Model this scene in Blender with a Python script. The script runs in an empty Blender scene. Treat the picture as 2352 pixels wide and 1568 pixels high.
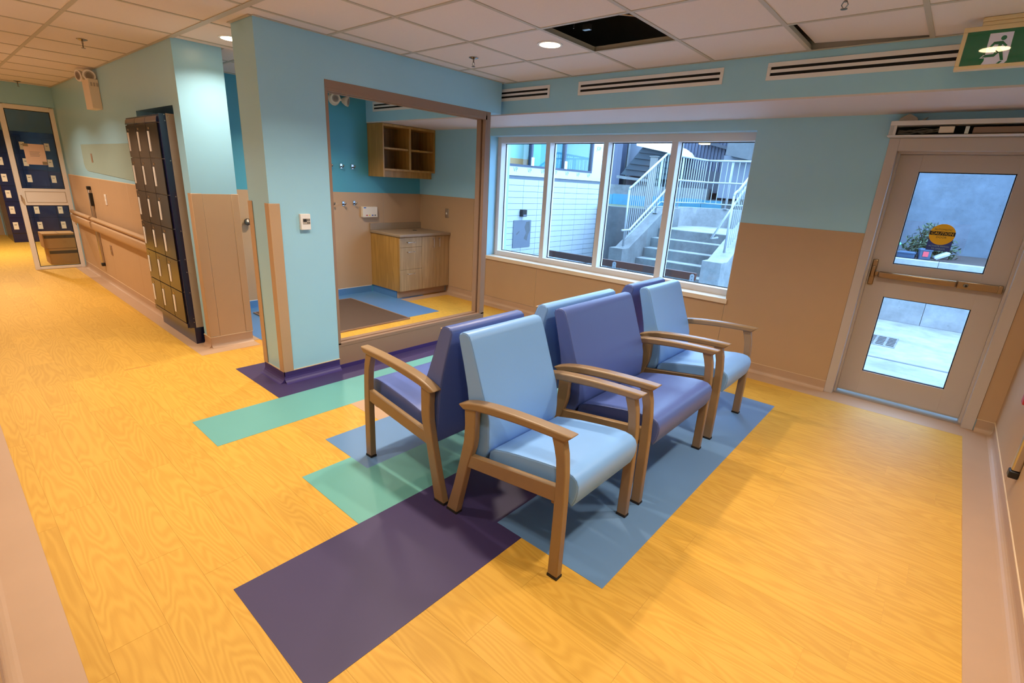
import bpy, bmesh, math, random
from mathutils import Vector, Matrix
random.seed(7)
PI = math.pi
SC = bpy.context.scene
COL = SC.collection

# ------------------------------------------------------------------ camera
cam = bpy.data.cameras.new('camera')
cam.sensor_width = 36.0
cam.lens = 36.0 * 1142.55 / 2352.0
cam.clip_start = 0.02
cam.clip_end = 200
camo = bpy.data.objects.new('camera', cam)
COL.objects.link(camo)
right = Vector((0.75079763, 0.65838942, 0.05316293))
up = Vector((-0.23880807, 0.19552114, 0.95117937))
fwd = Vector((-0.61585195, 0.72683895, -0.30402551))
camo.matrix_world = Matrix(((right.x, up.x, -fwd.x, 0), (right.y, up.y, -fwd.y, 0), (right.z, up.z, -fwd.z, 1.54), (0, 0, 0, 1)))
SC.camera = camo

# ------------------------------------------------------------------ exposure, sky, lights
SC.view_settings.view_transform = 'Standard'
SC.view_settings.look = 'None'
SC.view_settings.gamma = 1.0
SC.view_settings.use_curve_mapping = False
SC.view_settings.exposure = 0.0
SC.cycles.use_denoising = True
SC.cycles.max_bounces = 10
SC.cycles.diffuse_bounces = 5
SC.cycles.glossy_bounces = 4
SC.cycles.transparent_max_bounces = 12
SC.cycles.sample_clamp_indirect = 6.0

world = bpy.data.worlds.new('overcast_sky')
SC.world = world
world.use_nodes = True
wn = world.node_tree.nodes['Background']
wn.inputs[0].default_value = (0.39, 0.64, 1.0, 1)
wn.inputs[1].default_value = 11.0

LAMP_COL = (1.0, 0.85, 0.67)
LAMP_WARM = (1.0, 0.86, 0.70)      # the corridor lamps are a warmer white
LAMP_W = 22.0
LAMPS = [(-2.33, 2.97, 1.0), (-0.08, 2.92, .75), (-4.30, 1.72, .5), (-2.33, 1.72, 1.0), (-0.10, 1.70, .65), (-2.55, 0.42, .65),
         (-0.30, 0.42, .55), (-4.75, 0.40, .85), (-6.9, 0.40, .9), (-8.3, 0.35, 1.2), (-11.4, 0.6, 2.8), (-4.8, 2.75, 1.25)]
CEIL = 2.43

# ------------------------------------------------------------------ materials
def lin(c):
    r = []
    for v in c:
        v = v / 255.0
        r.append(v / 12.92 if v <= 0.04045 else ((v + 0.055) / 1.055) ** 2.4)
    return (r[0], r[1], r[2], 1.0)

def base_mat(name):
    m = bpy.data.materials.new(name)
    m.use_nodes = True
    nt = m.node_tree
    return m, nt, nt.nodes, nt.links, nt.nodes['Principled BSDF']

def PM(name, c, rough=.5, metal=0.0, var=0.06, scale=6.0, bump=0.0, bscale=250.0, spec=.5, coat=0.0):
    """Paint-like procedural material: base colour broken up by noise, optional fine bump."""
    m, nt, N, L, p = base_mat(name)
    p.inputs['Roughness'].default_value = rough
    p.inputs['Metallic'].default_value = metal
    p.inputs['Specular IOR Level'].default_value = spec
    if coat:
        p.inputs['Coat Weight'].default_value = coat
        p.inputs['Coat Roughness'].default_value = .02 if coat == 1.0 else .12
    base = lin(c)
    tc = N.new('ShaderNodeTexCoord')
    nz = N.new('ShaderNodeTexNoise')
    nz.inputs['Scale'].default_value = scale
    nz.inputs['Detail'].default_value = 4
    L.new(tc.outputs['Object'], nz.inputs['Vector'])
    mx = N.new('ShaderNodeMix')
    mx.data_type = 'RGBA'
    mx.inputs[6].default_value = tuple(v * (1 - var) for v in base[:3]) + (1,)
    mx.inputs[7].default_value = tuple(min(1, v * (1 + var)) for v in base[:3]) + (1,)
    L.new(nz.outputs['Fac'], mx.inputs[0])
    L.new(mx.outputs[2], p.inputs['Base Color'])
    if bump:
        n2 = N.new('ShaderNodeTexNoise')
        n2.inputs['Scale'].default_value = bscale
        n2.inputs['Detail'].default_value = 3
        L.new(tc.outputs['Object'], n2.inputs['Vector'])
        b = N.new('ShaderNodeBump')
        b.inputs['Strength'].default_value = bump
        b.inputs['Distance'].default_value = .002
        L.new(n2.outputs['Fac'], b.inputs['Height'])
        L.new(b.outputs['Normal'], p.inputs['Normal'])
    return m

def wood_mat(name, c_lo, c_hi, axis='X', rough=.4, stretch=9.0, rings=5.0, rnd=True, bump=.05, tone=.10, spec=.5, fine=.5, alen=1.0, dist=.6):
    """Wood print: distorted ring bands stretched along one axis plus fine pores; every object gets its own piece of the pattern."""
    m, nt, N, L, p = base_mat(name)
    p.inputs['Roughness'].default_value = rough
    p.inputs['Specular IOR Level'].default_value = spec
    tc = N.new('ShaderNodeTexCoord')
    oi = N.new('ShaderNodeObjectInfo')
    add = N.new('ShaderNodeVectorMath')
    add.operation = 'ADD'
    comb = N.new('ShaderNodeCombineXYZ')
    mul = N.new('ShaderNodeMath')
    mul.operation = 'MULTIPLY'
    mul.inputs[1].default_value = 41.0 if rnd else 0.0
    L.new(oi.outputs['Random'], mul.inputs[0])
    for i in range(3):
        L.new(mul.outputs[0], comb.inputs[i])
    L.new(tc.outputs['Object'], add.inputs[0])
    L.new(comb.outputs[0], add.inputs[1])
    mp = N.new('ShaderNodeMapping')
    s = [stretch, stretch, stretch]
    s['XYZ'.index(axis)] = alen
    mp.inputs['Scale'].default_value = s
    L.new(add.outputs[0], mp.inputs['Vector'])
    nz = N.new('ShaderNodeTexNoise')
    nz.inputs['Scale'].default_value = 1.1
    nz.inputs['Detail'].default_value = 2.0
    nz.inputs['Distortion'].default_value = dist
    L.new(mp.outputs[0], nz.inputs['Vector'])
    m1 = N.new('ShaderNodeMath')
    m1.operation = 'MULTIPLY'
    m1.inputs[1].default_value = rings * 6.0
    L.new(nz.outputs['Fac'], m1.inputs[0])
    sn = N.new('ShaderNodeMath')
    sn.operation = 'SINE'
    L.new(m1.outputs[0], sn.inputs[0])
    mr = N.new('ShaderNodeMapRange')
    mr.inputs[1].default_value = -1
    mr.inputs[2].default_value = 1
    L.new(sn.outputs[0], mr.inputs[0])
    mp2 = N.new('ShaderNodeMapping')
    s2 = [90.0, 90.0, 90.0]
    s2['XYZ'.index(axis)] = 4.0
    mp2.inputs['Scale'].default_value = s2
    L.new(add.outputs[0], mp2.inputs['Vector'])
    n2 = N.new('ShaderNodeTexNoise')
    n2.inputs['Scale'].default_value = 2.0
    n2.inputs['Detail'].default_value = 3
    L.new(mp2.outputs[0], n2.inputs['Vector'])
    mixf = N.new('ShaderNodeMix')
    mixf.inputs[0].default_value = fine
    L.new(mr.outputs[0], mixf.inputs[2])
    L.new(n2.outputs['Fac'], mixf.inputs[3])
    mx = N.new('ShaderNodeMix')
    mx.data_type = 'RGBA'
    mx.inputs[6].default_value = lin(c_lo)
    mx.inputs[7].default_value = lin(c_hi)
    L.new(mixf.outputs[0], mx.inputs[0])
    hsv = N.new('ShaderNodeHueSaturation')
    mv = N.new('ShaderNodeMapRange')
    mv.inputs[3].default_value = 1 - tone
    mv.inputs[4].default_value = 1 + tone * .6
    L.new(oi.outputs['Random'], mv.inputs[0])
    L.new(mv.outputs[0], hsv.inputs['Value'])
    L.new(mx.outputs[2], hsv.inputs['Color'])
    L.new(hsv.outputs[0], p.inputs['Base Color'])
    if bump:
        b = N.new('ShaderNodeBump')
        b.inputs['Strength'].default_value = bump
        b.inputs['Distance'].default_value = .002
        L.new(mixf.outputs[0], b.inputs['Height'])
        L.new(b.outputs['Normal'], p.inputs['Normal'])
    return m

def glass_mat(name, tint=(1, 1, 1), refl=1.0):
    """Thin pane: clear transmission with a Fresnel reflection."""
    m = bpy.data.materials.new(name)
    m.use_nodes = True
    N = m.node_tree.nodes
    L = m.node_tree.links
    N.clear()
    out = N.new('ShaderNodeOutputMaterial')
    tr = N.new('ShaderNodeBsdfTransparent')
    tr.inputs[0].default_value = (*tint, 1)
    gl = N.new('ShaderNodeBsdfGlossy')
    gl.inputs['Roughness'].default_value = .01
    lw = N.new('ShaderNodeLayerWeight')          # Schlick reflectance, the same from both faces of the pane
    lw.inputs['Blend'].default_value = .5
    pw = N.new('ShaderNodeMath')
    pw.operation = 'POWER'
    pw.inputs[1].default_value = 5
    L.new(lw.outputs['Facing'], pw.inputs[0])
    mu = N.new('ShaderNodeMath')
    mu.operation = 'MULTIPLY_ADD'
    mu.inputs[1].default_value = .96
    mu.inputs[2].default_value = .022 * refl
    L.new(pw.outputs[0], mu.inputs[0])
    mx = N.new('ShaderNodeMixShader')
    L.new(mu.outputs[0], mx.inputs[0])
    L.new(tr.outputs[0], mx.inputs[1])
    L.new(gl.outputs[0], mx.inputs[2])
    L.new(mx.outputs[0], out.inputs[0])
    return m

def emit_mat(name, c, strength):
    m = bpy.data.materials.new(name)
    m.use_nodes = True
    N = m.node_tree.nodes
    L = m.node_tree.links
    N.clear()
    out = N.new('ShaderNodeOutputMaterial')
    e = N.new('ShaderNodeEmission')
    e.inputs[0].default_value = (*c, 1)
    e.inputs[1].default_value = strength
    L.new(e.outputs[0], out.inputs[0])
    return m

def concrete_mat(name, c, rough=.9, contrast=.42, s=3.2):
    m, nt, N, L, p = base_mat(name)
    p.inputs['Roughness'].default_value = rough
    tc = N.new('ShaderNodeTexCoord')
    a = N.new('ShaderNodeTexNoise')
    a.inputs['Scale'].default_value = s
    a.inputs['Detail'].default_value = 8
    a.inputs['Roughness'].default_value = .7
    b = N.new('ShaderNodeTexVoronoi')
    b.inputs['Scale'].default_value = 14
    L.new(tc.outputs['Object'], a.inputs['Vector'])
    L.new(tc.outputs['Object'], b.inputs['Vector'])
    pit = N.new('ShaderNodeMapRange')
    pit.inputs[1].default_value = .04
    pit.inputs[2].default_value = .12
    pit.inputs[3].default_value = .55
    pit.inputs[4].default_value = 1.0
    L.new(b.outputs['Distance'], pit.inputs[0])
    cr = N.new('ShaderNodeMapRange')
    cr.inputs[1].default_value = .3
    cr.inputs[2].default_value = .7
    cr.inputs[3].default_value = 1 - contrast
    cr.inputs[4].default_value = 1 + contrast * .6
    L.new(a.outputs['Fac'], cr.inputs[0])
    mu = N.new('ShaderNodeMath')
    mu.operation = 'MULTIPLY'
    L.new(cr.outputs[0], mu.inputs[0])
    L.new(pit.outputs[0], mu.inputs[1])
    h = N.new('ShaderNodeHueSaturation')
    h.inputs['Color'].default_value = lin(c)
    L.new(mu.outputs[0], h.inputs['Value'])
    L.new(h.outputs[0], p.inputs['Base Color'])
    return m

M = dict(
    paint=PM('light_blue_wall_paint', (156, 205, 226), .32, var=.02, bump=.03, bscale=400, spec=.65),
    paint_dark=PM('teal_accent_wall_paint', (74, 156, 178), .45, var=.02, bump=.06, bscale=400),
    wains=PM('beige_wall_protection_sheet', (184, 150, 114), .5, var=.03, bump=.12, bscale=600),
    wains_edge=PM('pale_beige_edge_trim', (216, 190, 154), .45, var=.02),
    cove=PM('beige_sheet_vinyl', (182, 148, 118), .42, var=.06, scale=4),
    ceil=PM('mineral_fibre_ceiling_tile', (226, 214, 206), .9, var=.04, scale=120, bump=.25, bscale=700, spec=.1),
    tee=PM('painted_ceiling_grid', (186, 176, 158), .5, var=.02),
    white=PM('white_painted_metal', (228, 224, 220), .4, var=.02),
    offwhite=PM('cream_plastic', (224, 208, 186), .45, var=.02),
    soffit=PM('white_soffit_paint', (214, 200, 196), .6, var=.02),
    taupe=PM('taupe_door_frame_paint', (146, 116, 94), .45, var=.03),
    doorp=PM('warm_grey_door_paint', (190, 176, 166), .45, var=.04, scale=3),
    plank=wood_mat('oak_vinyl_plank', (197, 147, 52), (214, 166, 68), 'X', .5, 6.0, 21.0, True, .03, .06, .33, .45, .8, .2),
    subfloor=PM('plank_joint_filler', (196, 140, 54), .6, var=.05),
    purple=PM('dark_purple_sheet_vinyl', (58, 46, 88), .5, var=.07, scale=5, bump=.04),
    teal=PM('sea_green_sheet_vinyl', (100, 164, 158), .5, var=.03, scale=5, bump=.04),
    blue=PM('slate_blue_sheet_vinyl', (96, 132, 174), .5, var=.03, scale=5, bump=.04),
    blue2=PM('bright_blue_sheet_vinyl', (82, 128, 176), .35, var=.04, scale=5, bump=.04),
    purplebase=PM('dark_violet_cove_base', (56, 42, 104), .5, var=.05),
    mat_dark=PM('brown_non_slip_sheet', (84, 66, 54), .5, var=.12, scale=40, bump=.3, bscale=300),
    vin_light=PM('sky_blue_vinyl_upholstery', (126, 174, 234), .38, var=.02, scale=4, bump=.15, bscale=420),
    vin_peri=PM('periwinkle_vinyl_upholstery', (82, 102, 168), .4, var=.02, scale=4, bump=.15, bscale=420),
    seam_l=PM('sky_blue_piping', (100, 146, 200), .5, var=.02),
    seam_p=PM('periwinkle_piping', (66, 84, 148), .5, var=.02),
    frame_wood=PM('tan_coated_metal_frame', (140, 113, 80), .38, var=.06, scale=30),
    rubber=PM('black_rubber', (26, 22, 20), .7, var=.05),
    locker=PM('navy_locker_enamel', (16, 22, 62), .22, var=.05, coat=.2),
    locker_door=PM('dark_locker_door_enamel', (24, 19, 18), .16, var=.05, coat=.1, spec=.4),
    galv=PM('grey_filler_panel', (172, 160, 146), .5, var=.03),
    steel=PM('brushed_steel', (196, 190, 184), .28, 1.0, var=.05, scale=60),
    dsteel=PM('dull_steel', (120, 112, 104), .35, 1.0, var=.05),
    chrome=PM('chrome', (150, 144, 140), .18, 1.0, var=.02),
    bronze=PM('satin_bronze', (168, 142, 110), .3, 1.0, var=.06, scale=40),
    dark=PM('dark_void', (12, 11, 11), .8, var=.05),
    black=PM('black_plastic', (20, 19, 19), .45, var=.05),
    cab_side=wood_mat('oak_laminate_side', (150, 108, 48), (186, 140, 70), 'Z', .45, 14.0, 3.5, True, .02, .03),
    cab_front=wood_mat('grey_oak_laminate_front', (158, 130, 92), (188, 158, 116), 'Z', .45, 16.0, 3.5, False, .02, .03),
    cab_in=wood_mat('oak_laminate_interior', (112, 80, 44), (146, 108, 62), 'Z', .5, 14.0, 3.5, True, .02, .03),
    counter=PM('taupe_laminate_worktop', (150, 128, 104), .4, var=.06, scale=40),
    card=PM('brown_cardboard', (176, 128, 72), .8, var=.06, scale=8),
    tape=PM('dark_packing_tape', (70, 56, 40), .35, var=.05),
    paper=PM('pink_paper', (228, 196, 176), .8, var=.02),
    ink=PM('grey_print', (150, 140, 132), .8, var=.02),
    green=PM('exit_sign_green_acrylic', (0, 104, 66), .03, var=.03, coat=1.0),
    signwhite=PM('exit_sign_white', (222, 220, 244), .03, var=.02, coat=1.0),
    cream=PM('cream_painted_sign_housing', (222, 196, 150), .45, var=.03),
    yellow=PM('yellow_sticker', (240, 186, 24), .5, var=.03),
    navy=PM('navy_sticker', (44, 70, 160), .5, var=.03),
    stickblack=PM('black_sticker_print', (30, 24, 16), .5, var=.03),
    alu=PM('anodised_window_frame', (222, 216, 212), .42, .1, var=.02),
    gasket=PM('black_glazing_gasket', (16, 16, 20), .6, var=.02),
    sill=PM('solid_surface_window_sill', (226, 206, 180), .35, var=.02),
    block=PM('white_glazed_block', (166, 170, 174), .4, var=.02),
    mortar=PM('grey_mortar', (90, 96, 104), .9, var=.05),
    membrane=PM('white_building_membrane', (178, 180, 182), .5, var=.03),
    printblue=PM('blue_membrane_print', (70, 110, 180), .6, var=.05),
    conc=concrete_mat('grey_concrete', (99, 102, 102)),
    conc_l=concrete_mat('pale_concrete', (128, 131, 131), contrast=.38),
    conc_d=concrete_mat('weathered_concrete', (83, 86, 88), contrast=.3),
    railw=PM('galvanised_railing', (144, 149, 152), .45, .2, var=.03),
    siding=PM('blue_grey_metal_siding', (57, 63, 80), .6, var=.06),
    siding_l=PM('pale_grey_cladding', (91, 98, 109), .6, var=.06),
    siding_d=PM('dark_grey_cladding', (37, 41, 50), .6, var=.06),
    stairdark=PM('dark_stair_soffit', (22, 39, 49), .7, var=.1),
    hoarding=PM('turquoise_painted_board', (41, 101, 122), .6, var=.3, scale=3),
    timber=PM('reddish_brown_timber', (68, 34, 22), .5, var=.15, scale=20),
    grey_post=PM('weathered_timber_post', (98, 98, 95), .8, var=.1),
    soil=PM('dark_bark_mulch', (50, 39, 37), .95, var=.3, scale=60),
    grass=PM('dry_lawn_grass', (60, 68, 39), .9, var=.3, scale=40),
    leaf=PM('dark_green_leaves', (37, 59, 34), .6, var=.3, scale=30),
    crate=PM('blue_plastic', (26, 57, 82), .5, var=.1),
    redp=PM('red_label', (178, 50, 60), .5, var=.1),
    greenp=PM('green_plastic_sheet', (70, 150, 110), .5, var=.1),
    glass=glass_mat('clear_window_glass', (.96, .985, 1.0), 1.0),
    glass_d=glass_mat('clear_door_glass', (.96, .98, 1.0), 1.3),
    glass_ext=glass_mat('blue_tinted_far_glass', (.75, .9, .95), 1.0),
    lampglow=emit_mat('downlight_glow', (1.0, .70, .36), 22.0),
    lampfar=emit_mat('outdoor_soffit_lamp_glow', (1.0, .78, .45), 3.0),
    led=PM('grey_lcd', (96, 92, 84), .3, var=.05),
)

# ------------------------------------------------------------------ mesh helpers
class B:
    def __init__(self):
        self.bm = bmesh.new()
    def face(self, vs):
        try:
            self.bm.faces.new(vs)
        except ValueError:
            pass
    def poly(self, co):
        vs = [self.bm.verts.new(c) for c in co]
        self.face(vs)
        return self
    def box(self, x0, x1, y0, y1, z0, z1):
        v = [self.bm.verts.new(c) for c in ((x0, y0, z0), (x1, y0, z0), (x1, y1, z0), (x0, y1, z0), (x0, y0, z1), (x1, y0, z1), (x1, y1, z1), (x0, y1, z1))]
        for f in ((3, 2, 1, 0), (4, 5, 6, 7), (0, 1, 5, 4), (1, 2, 6, 5), (2, 3, 7, 6), (3, 0, 4, 7)):
            self.face([v[i] for i in f])
        return self
    def prism(self, pts, axis, a0, a1):
        def P(p, a):
            return {'x': (a, p[0], p[1]), 'y': (p[0], a, p[1]), 'z': (p[0], p[1], a)}[axis]
        lo = [self.bm.verts.new(P(p, a0)) for p in pts]
        hi = [self.bm.verts.new(P(p, a1)) for p in pts]
        n = len(pts)
        self.face(lo[::-1])
        self.face(hi)
        for i in range(n):
            j = (i + 1) % n
            self.face([lo[i], lo[j], hi[j], hi[i]])
        return self
    def tube(self, pts, r, seg=8, closed=False):
        pts = [Vector(p) for p in pts]
        n = len(pts)
        rs = r if isinstance(r, (list, tuple)) else [r] * n
        rings = []
        nrm = None
        for i, p in enumerate(pts):
            if i == 0:
                d = pts[1] - pts[0]
            elif i == n - 1:
                d = pts[-1] - pts[-2]
            else:
                d = (pts[i + 1] - p).normalized() + (p - pts[i - 1]).normalized()
            d.normalize()
            if nrm is None:
                a = Vector((0, 0, 1)) if abs(d.z) < .9 else Vector((1, 0, 0))
                nrm = d.cross(a).normalized()
            else:
                nrm = (nrm - d * nrm.dot(d)).normalized()
            b = d.cross(nrm)
            rings.append([self.bm.verts.new(p + (nrm * math.cos(2 * PI * k / seg) + b * math.sin(2 * PI * k / seg)) * rs[i]) for k in range(seg)])
        for i in range(n - 1):
            for k in range(seg):
                l = (k + 1) % seg
                self.face([rings[i][k], rings[i][l], rings[i + 1][l], rings[i + 1][k]])
        self.face(rings[0][::-1])
        self.face(rings[-1])
        return self
    def lathe(self, prof, c, axis='z', seg=20):
        c = Vector(c)
        rings = []
        for r, h in prof:
            ring = []
            for k in range(seg):
                a = 2 * PI * k / seg
                u, v = r * math.cos(a), r * math.sin(a)
                o = {'z': (u, v, h), 'y': (u, h, v), 'x': (h, u, v)}[axis]
                ring.append(self.bm.verts.new(c + Vector(o)))
            rings.append(ring)
        for i in range(len(rings) - 1):
            for k in range(seg):
                l = (k + 1) % seg
                self.face([rings[i][k], rings[i][l], rings[i + 1][l], rings[i + 1][k]])
        self.face(rings[0][::-1])
        self.face(rings[-1])
        return self
    def mesh(self, name):
        bmesh.ops.recalc_face_normals(self.bm, faces=self.bm.faces[:])
        me = bpy.data.meshes.new(name)
        self.bm.to_mesh(me)
        self.bm.free()
        return me
    def build(self, name, mat, parent=None, bevel=0.0, seg=2, smooth=False, label=None, kind=None, at=None):
        me = self.mesh(name)
        off = Vector(at) if at else (Vector(parent['_w']) if parent is not None and '_w' in parent else Vector((0, 0, 0)))
        if off.length:
            me.transform(Matrix.Translation(-off))
        me.materials.append(M[mat] if isinstance(mat, str) else mat)
        o = bpy.data.objects.new(name, me)
        COL.objects.link(o)
        if parent is not None:
            o.parent = parent
        elif at:
            o.location = at
        o['_w'] = tuple(off)
        if at and parent is not None:
            o.location = Vector(at) - Vector(parent['_w'])
        if smooth:
            for f in me.polygons:
                f.use_smooth = True
        if bevel:
            b = o.modifiers.new('bevel', 'BEVEL')
            b.width = bevel
            b.segments = seg
            b.limit_method = 'ANGLE'
            b.angle_limit = math.radians(38)
            b.harden_normals = False
            for f in me.polygons:
                f.use_smooth = True
            try:
                me.set_sharp_from_angle(angle=math.radians(60 if seg < 3 else 80))
            except Exception:
                pass
        if label:
            o['label'] = label
        if kind:
            o['kind'] = kind
        return o

def tag(o, label, cat, group=None):
    o['label'] = label
    o['category'] = cat
    if group:
        o['group'] = group
    return o

def thing(name, label, cat, loc, group=None):
    o = bpy.data.objects.new(name, None)
    o.empty_display_size = .05
    COL.objects.link(o)
    o.location = loc
    o['_w'] = tuple(loc)
    return tag(o, label, cat, group)

def root(name):
    """Empty of a piece of the setting at the world origin."""
    o = bpy.data.objects.new(name, None)
    COL.objects.link(o)
    o['_w'] = (0, 0, 0)
    o['kind'] = 'structure'
    return o

def dup(o, loc=None, rotz=None, label=None, group=None):
    r = o.copy()
    COL.objects.link(r)
    if loc is not None:
        r.location = loc
    if rotz is not None:
        r.rotation_euler = (0, 0, rotz)
    if label:
        r['label'] = label
    if group:
        r['group'] = group
    for ch in list(o.children):
        c = ch.copy()
        COL.objects.link(c)
        c.parent = r
        for g in list(ch.children):
            d = g.copy()
            COL.objects.link(d)
            d.parent = c
    return r

def text_obj(name, s, mat, size, parent, loc, rot, ext=.0004, align='CENTER', sx=1.0):
    cu = bpy.data.curves.new(name, 'FONT')
    cu.body = s
    cu.size = size
    cu.align_x = align
    cu.align_y = 'CENTER'
    cu.extrude = ext
    cu.resolution_u = 2
    t = bpy.data.objects.new(name + '_curve', cu)
    COL.objects.link(t)
    dg = bpy.context.evaluated_depsgraph_get()
    me = bpy.data.meshes.new_from_object(t.evaluated_get(dg))
    bpy.data.objects.remove(t)
    bpy.data.curves.remove(cu)
    me.materials.clear()
    me.materials.append(M[mat])
    o = bpy.data.objects.new(name, me)
    COL.objects.link(o)
    w = Vector(parent['_w'])
    o.matrix_world = Matrix.LocRotScale(Vector(loc) - w, rot.to_quaternion(), Vector((sx, 1, 1)))
    o.parent = parent
    o['_w'] = tuple(w)
    return o
from mathutils import Euler
FACE_S = Euler((PI / 2, 0, 0))            # text on a wall that faces -y

def arc(cx, cy, r, a0, a1, n):
    return [(cx + r * math.cos(math.radians(a0 + (a1 - a0) * i / n)), cy + r * math.sin(math.radians(a0 + (a1 - a0) * i / n))) for i in range(n + 1)]

# ------------------------------------------------------------------ plan (metres; camera over the origin)
W = 4.727        # inside face of the window wall
WX = 5.10        # its outside face
RX = .545        # right wall
BX = -5.89       # back wall of the alcove
LY = 1.45        # locker wall
EX = -9.65       # glazed screen at the end of the corridor
SY = -.12        # wall behind the camera
BY = 3.88        # bulkhead face
SZ = 2.152       # soffit
RAIL = 1.312     # top of the wall protection
PX = -4.71       # end of the locker wall
CX = -3.545      # column face / alcove front
TOP = 3.0

# ------------------------------------------------------------------ floor
floor = B().box(-14.4, .9, -1.2, WX, -.12, -.0012).build('floor', 'subfloor', kind='structure')
PW, PLN = .1665, .985
GAP = .0003
plank_cache = {}
def add_plank(x0, x1, y0, y1):
    if x1 - x0 < .03 or y1 - y0 < .012:
        return
    k = (round(x1 - x0, 4), round(y1 - y0, 4))
    if k not in plank_cache:
        a, c = k[0] / 2 - GAP, k[1] / 2 - GAP
        me = B().box(-a, a, -c, c, -.004, 0).mesh('plank')
        me.materials.append(M['plank'])
        plank_cache[k] = me
    o = bpy.data.objects.new('plank', plank_cache[k])
    COL.objects.link(o)
    o.location = ((x0 + x1) / 2, (y0 + y1) / 2, 0)
    o.parent = floor
offs = {0: -1.755, 1: -2.135, 2: -1.905, 3: -1.47, 14: .203, 12: .145, 9: -.052, 19: .272, 23: -.49}
for k in range(-1, 28):
    y0, y1 = .115 + PW * k, .115 + PW * (k + 1)
    base = offs.get(k, random.uniform(-1, 0))
    for (xa, xb, ya, yb) in ((EX, -4.55, .05, 1.315), (-4.55, .385, .05, 1.6135), (-4.49, .385, 1.6135, 4.53), (-5.12, -4.49, 3.90, 4.58)):
        u0, u1 = max(y0, ya), min(y1, yb)
        if u1 <= u0:
            continue
        i0 = math.floor((xa - base) / PLN)
        for i in range(i0, i0 + 13):
            a, b = max(base + i * PLN, xa), min(base + (i + 1) * PLN, xb)
            if b > a:
                add_plank(a, b, u0, u1)
B().box(-14.3, EX, -1.0, 2.1, -.004, 0).build('plank_field', 'plank', floor, kind='stuff')
# beige sheet-vinyl border along the walls
for q in ((.385, RX, -.12, 4.53), (EX, .385, -.12, .05), (EX, -4.55, 1.315, LY), (PX, -4.55, LY, 1.80), (-.9, RX, 4.53, W), (CX - .115, -.9, 4.53, W), (-5.31, CX - .115, 4.58, W), (BX, PX, 1.80, 1.86), (-5.27, -5.12, 3.90, 4.58), (-.5, .45, 4.727, 5.02)):
    B().box(q[0], q[1], q[2], q[3], -.004, .0004).build('floor_border', 'cove', floor, label='beige sheet vinyl border')
def inlay(x0, x1, y0, y1, mat, lab, z=.0012):
    return B().box(x0, x1, y0, y1, .0001, z).build('vinyl_inlay', mat, floor, label=lab)
inlay(-1.748, -1.152, .497, 1.503, 'purple', 'large dark purple vinyl rectangle in front')
inlay(-1.748, -1.303, 1.503, 4.04, 'purple', 'dark purple vinyl strip under the chairs')
inlay(-1.303, -.725, 1.503, 4.04, 'blue', 'slate blue vinyl rectangle under the front chairs')
inlay(-2.281, -1.748, 1.04, 1.33, 'teal', 'sea green vinyl rectangle')
inlay(-2.118, -1.748, 1.33, 4.04, 'teal', 'sea green vinyl strip under the chairs')
inlay(-2.562, -2.118, 1.33, 4.04, 'blue', 'slate blue vinyl strip beside the rear chairs')
inlay(-2.90, -2.562, 1.71, 4.04, 'cove', 'beige vinyl strip')
inlay(-3.312, -2.90, .85, 4.04, 'teal', 'long sea green vinyl strip')
inlay(-4.07, -3.312, 1.397, 1.635, 'purple', 'dark purple vinyl round the column')
inlay(-3.87, -3.312, 1.635, 4.04, 'purple', 'dark purple vinyl along the low wall')
inlay(BX, -4.49, 1.86, 3.90, 'blue2', 'bright blue vinyl in the alcove')
inlay(BX, -5.27, 3.90, 4.3, 'blue2', 'bright blue vinyl under the cabinet')

# ------------------------------------------------------------------ ceiling
ceiling = B().box(-14.4, .9, -1.2, WX, TOP, TOP + .12).build('ceiling', 'dark', kind='structure')
GX0, GY0, GS = -.35, .83, .607
gx = [GX0 + GS * i for i in range(-17, 3)]
gy = [GY0 + .61 * i for i in range(-3, 7)]
regions = [(EX, RX, SY, LY), (PX, RX, LY, BY), (BX, PX, 1.80, BY)]
for i in range(len(gx) - 1):
    for j in range(len(gy) - 1):
        for r in regions:
            a, b, c, d = max(gx[i], r[0]), min(gx[i + 1], r[1]), max(gy[j], r[2]), min(gy[j + 1], r[3])
            if b - a < .04 or d - c < .03:
                continue
            cx, cy = (a + b) / 2, (c + d) / 2
            if -2.17 < cx < -1.56 and 2.66 < cy < 3.27:
                continue
            a, b, c, d = a + .004, b - .004, c + .004, d - .004
            if -.96 < cx < -.35 and 3.27 < cy < 3.88:      # the tile that is pushed up out of its place
                t = B().box(-(b - a) / 2, (b - a) / 2, -(d - c) / 2, (d - c) / 2, 0, .016).build('ceiling_tile', 'ceil', ceiling, label='ceiling tile lifted and tilted out of its opening')
                t.location = (cx + .016, cy - .012, CEIL + .020)
                t.rotation_euler = (math.radians(.6), math.radians(2.6), 0)
                continue
            B().box(a, b, c, d, CEIL + .001, CEIL + .016).build('ceiling_tile', 'ceil', ceiling)
for r in regions:
    for x in gx:
        if r[0] < x < r[1]:
            B().box(x - .012, x + .012, r[2], r[3], CEIL - .003, CEIL + .001).box(x - .002, x + .002, r[2], r[3], CEIL + .001, CEIL + .03).build('grid_tee', 'tee', ceiling)
    for y in gy:
        if r[2] + .05 < y < r[3] - .02 and not (r[2] > 1.6 and y < 1.9):
            B().box(r[0], r[1], y - .012, y + .012, CEIL - .0025, CEIL + .001).box(r[0], r[1], y - .002, y + .002, CEIL + .001, CEIL + .03).build('grid_tee', 'tee', ceiling)
    x0, x1, y0, y1 = r
    B().box(x0, x1, y1 - .02, y1, CEIL - .004, CEIL).box(x0, x1, y0, y0 + .02, CEIL - .004, CEIL).build('wall_angle', 'tee', ceiling)
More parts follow.
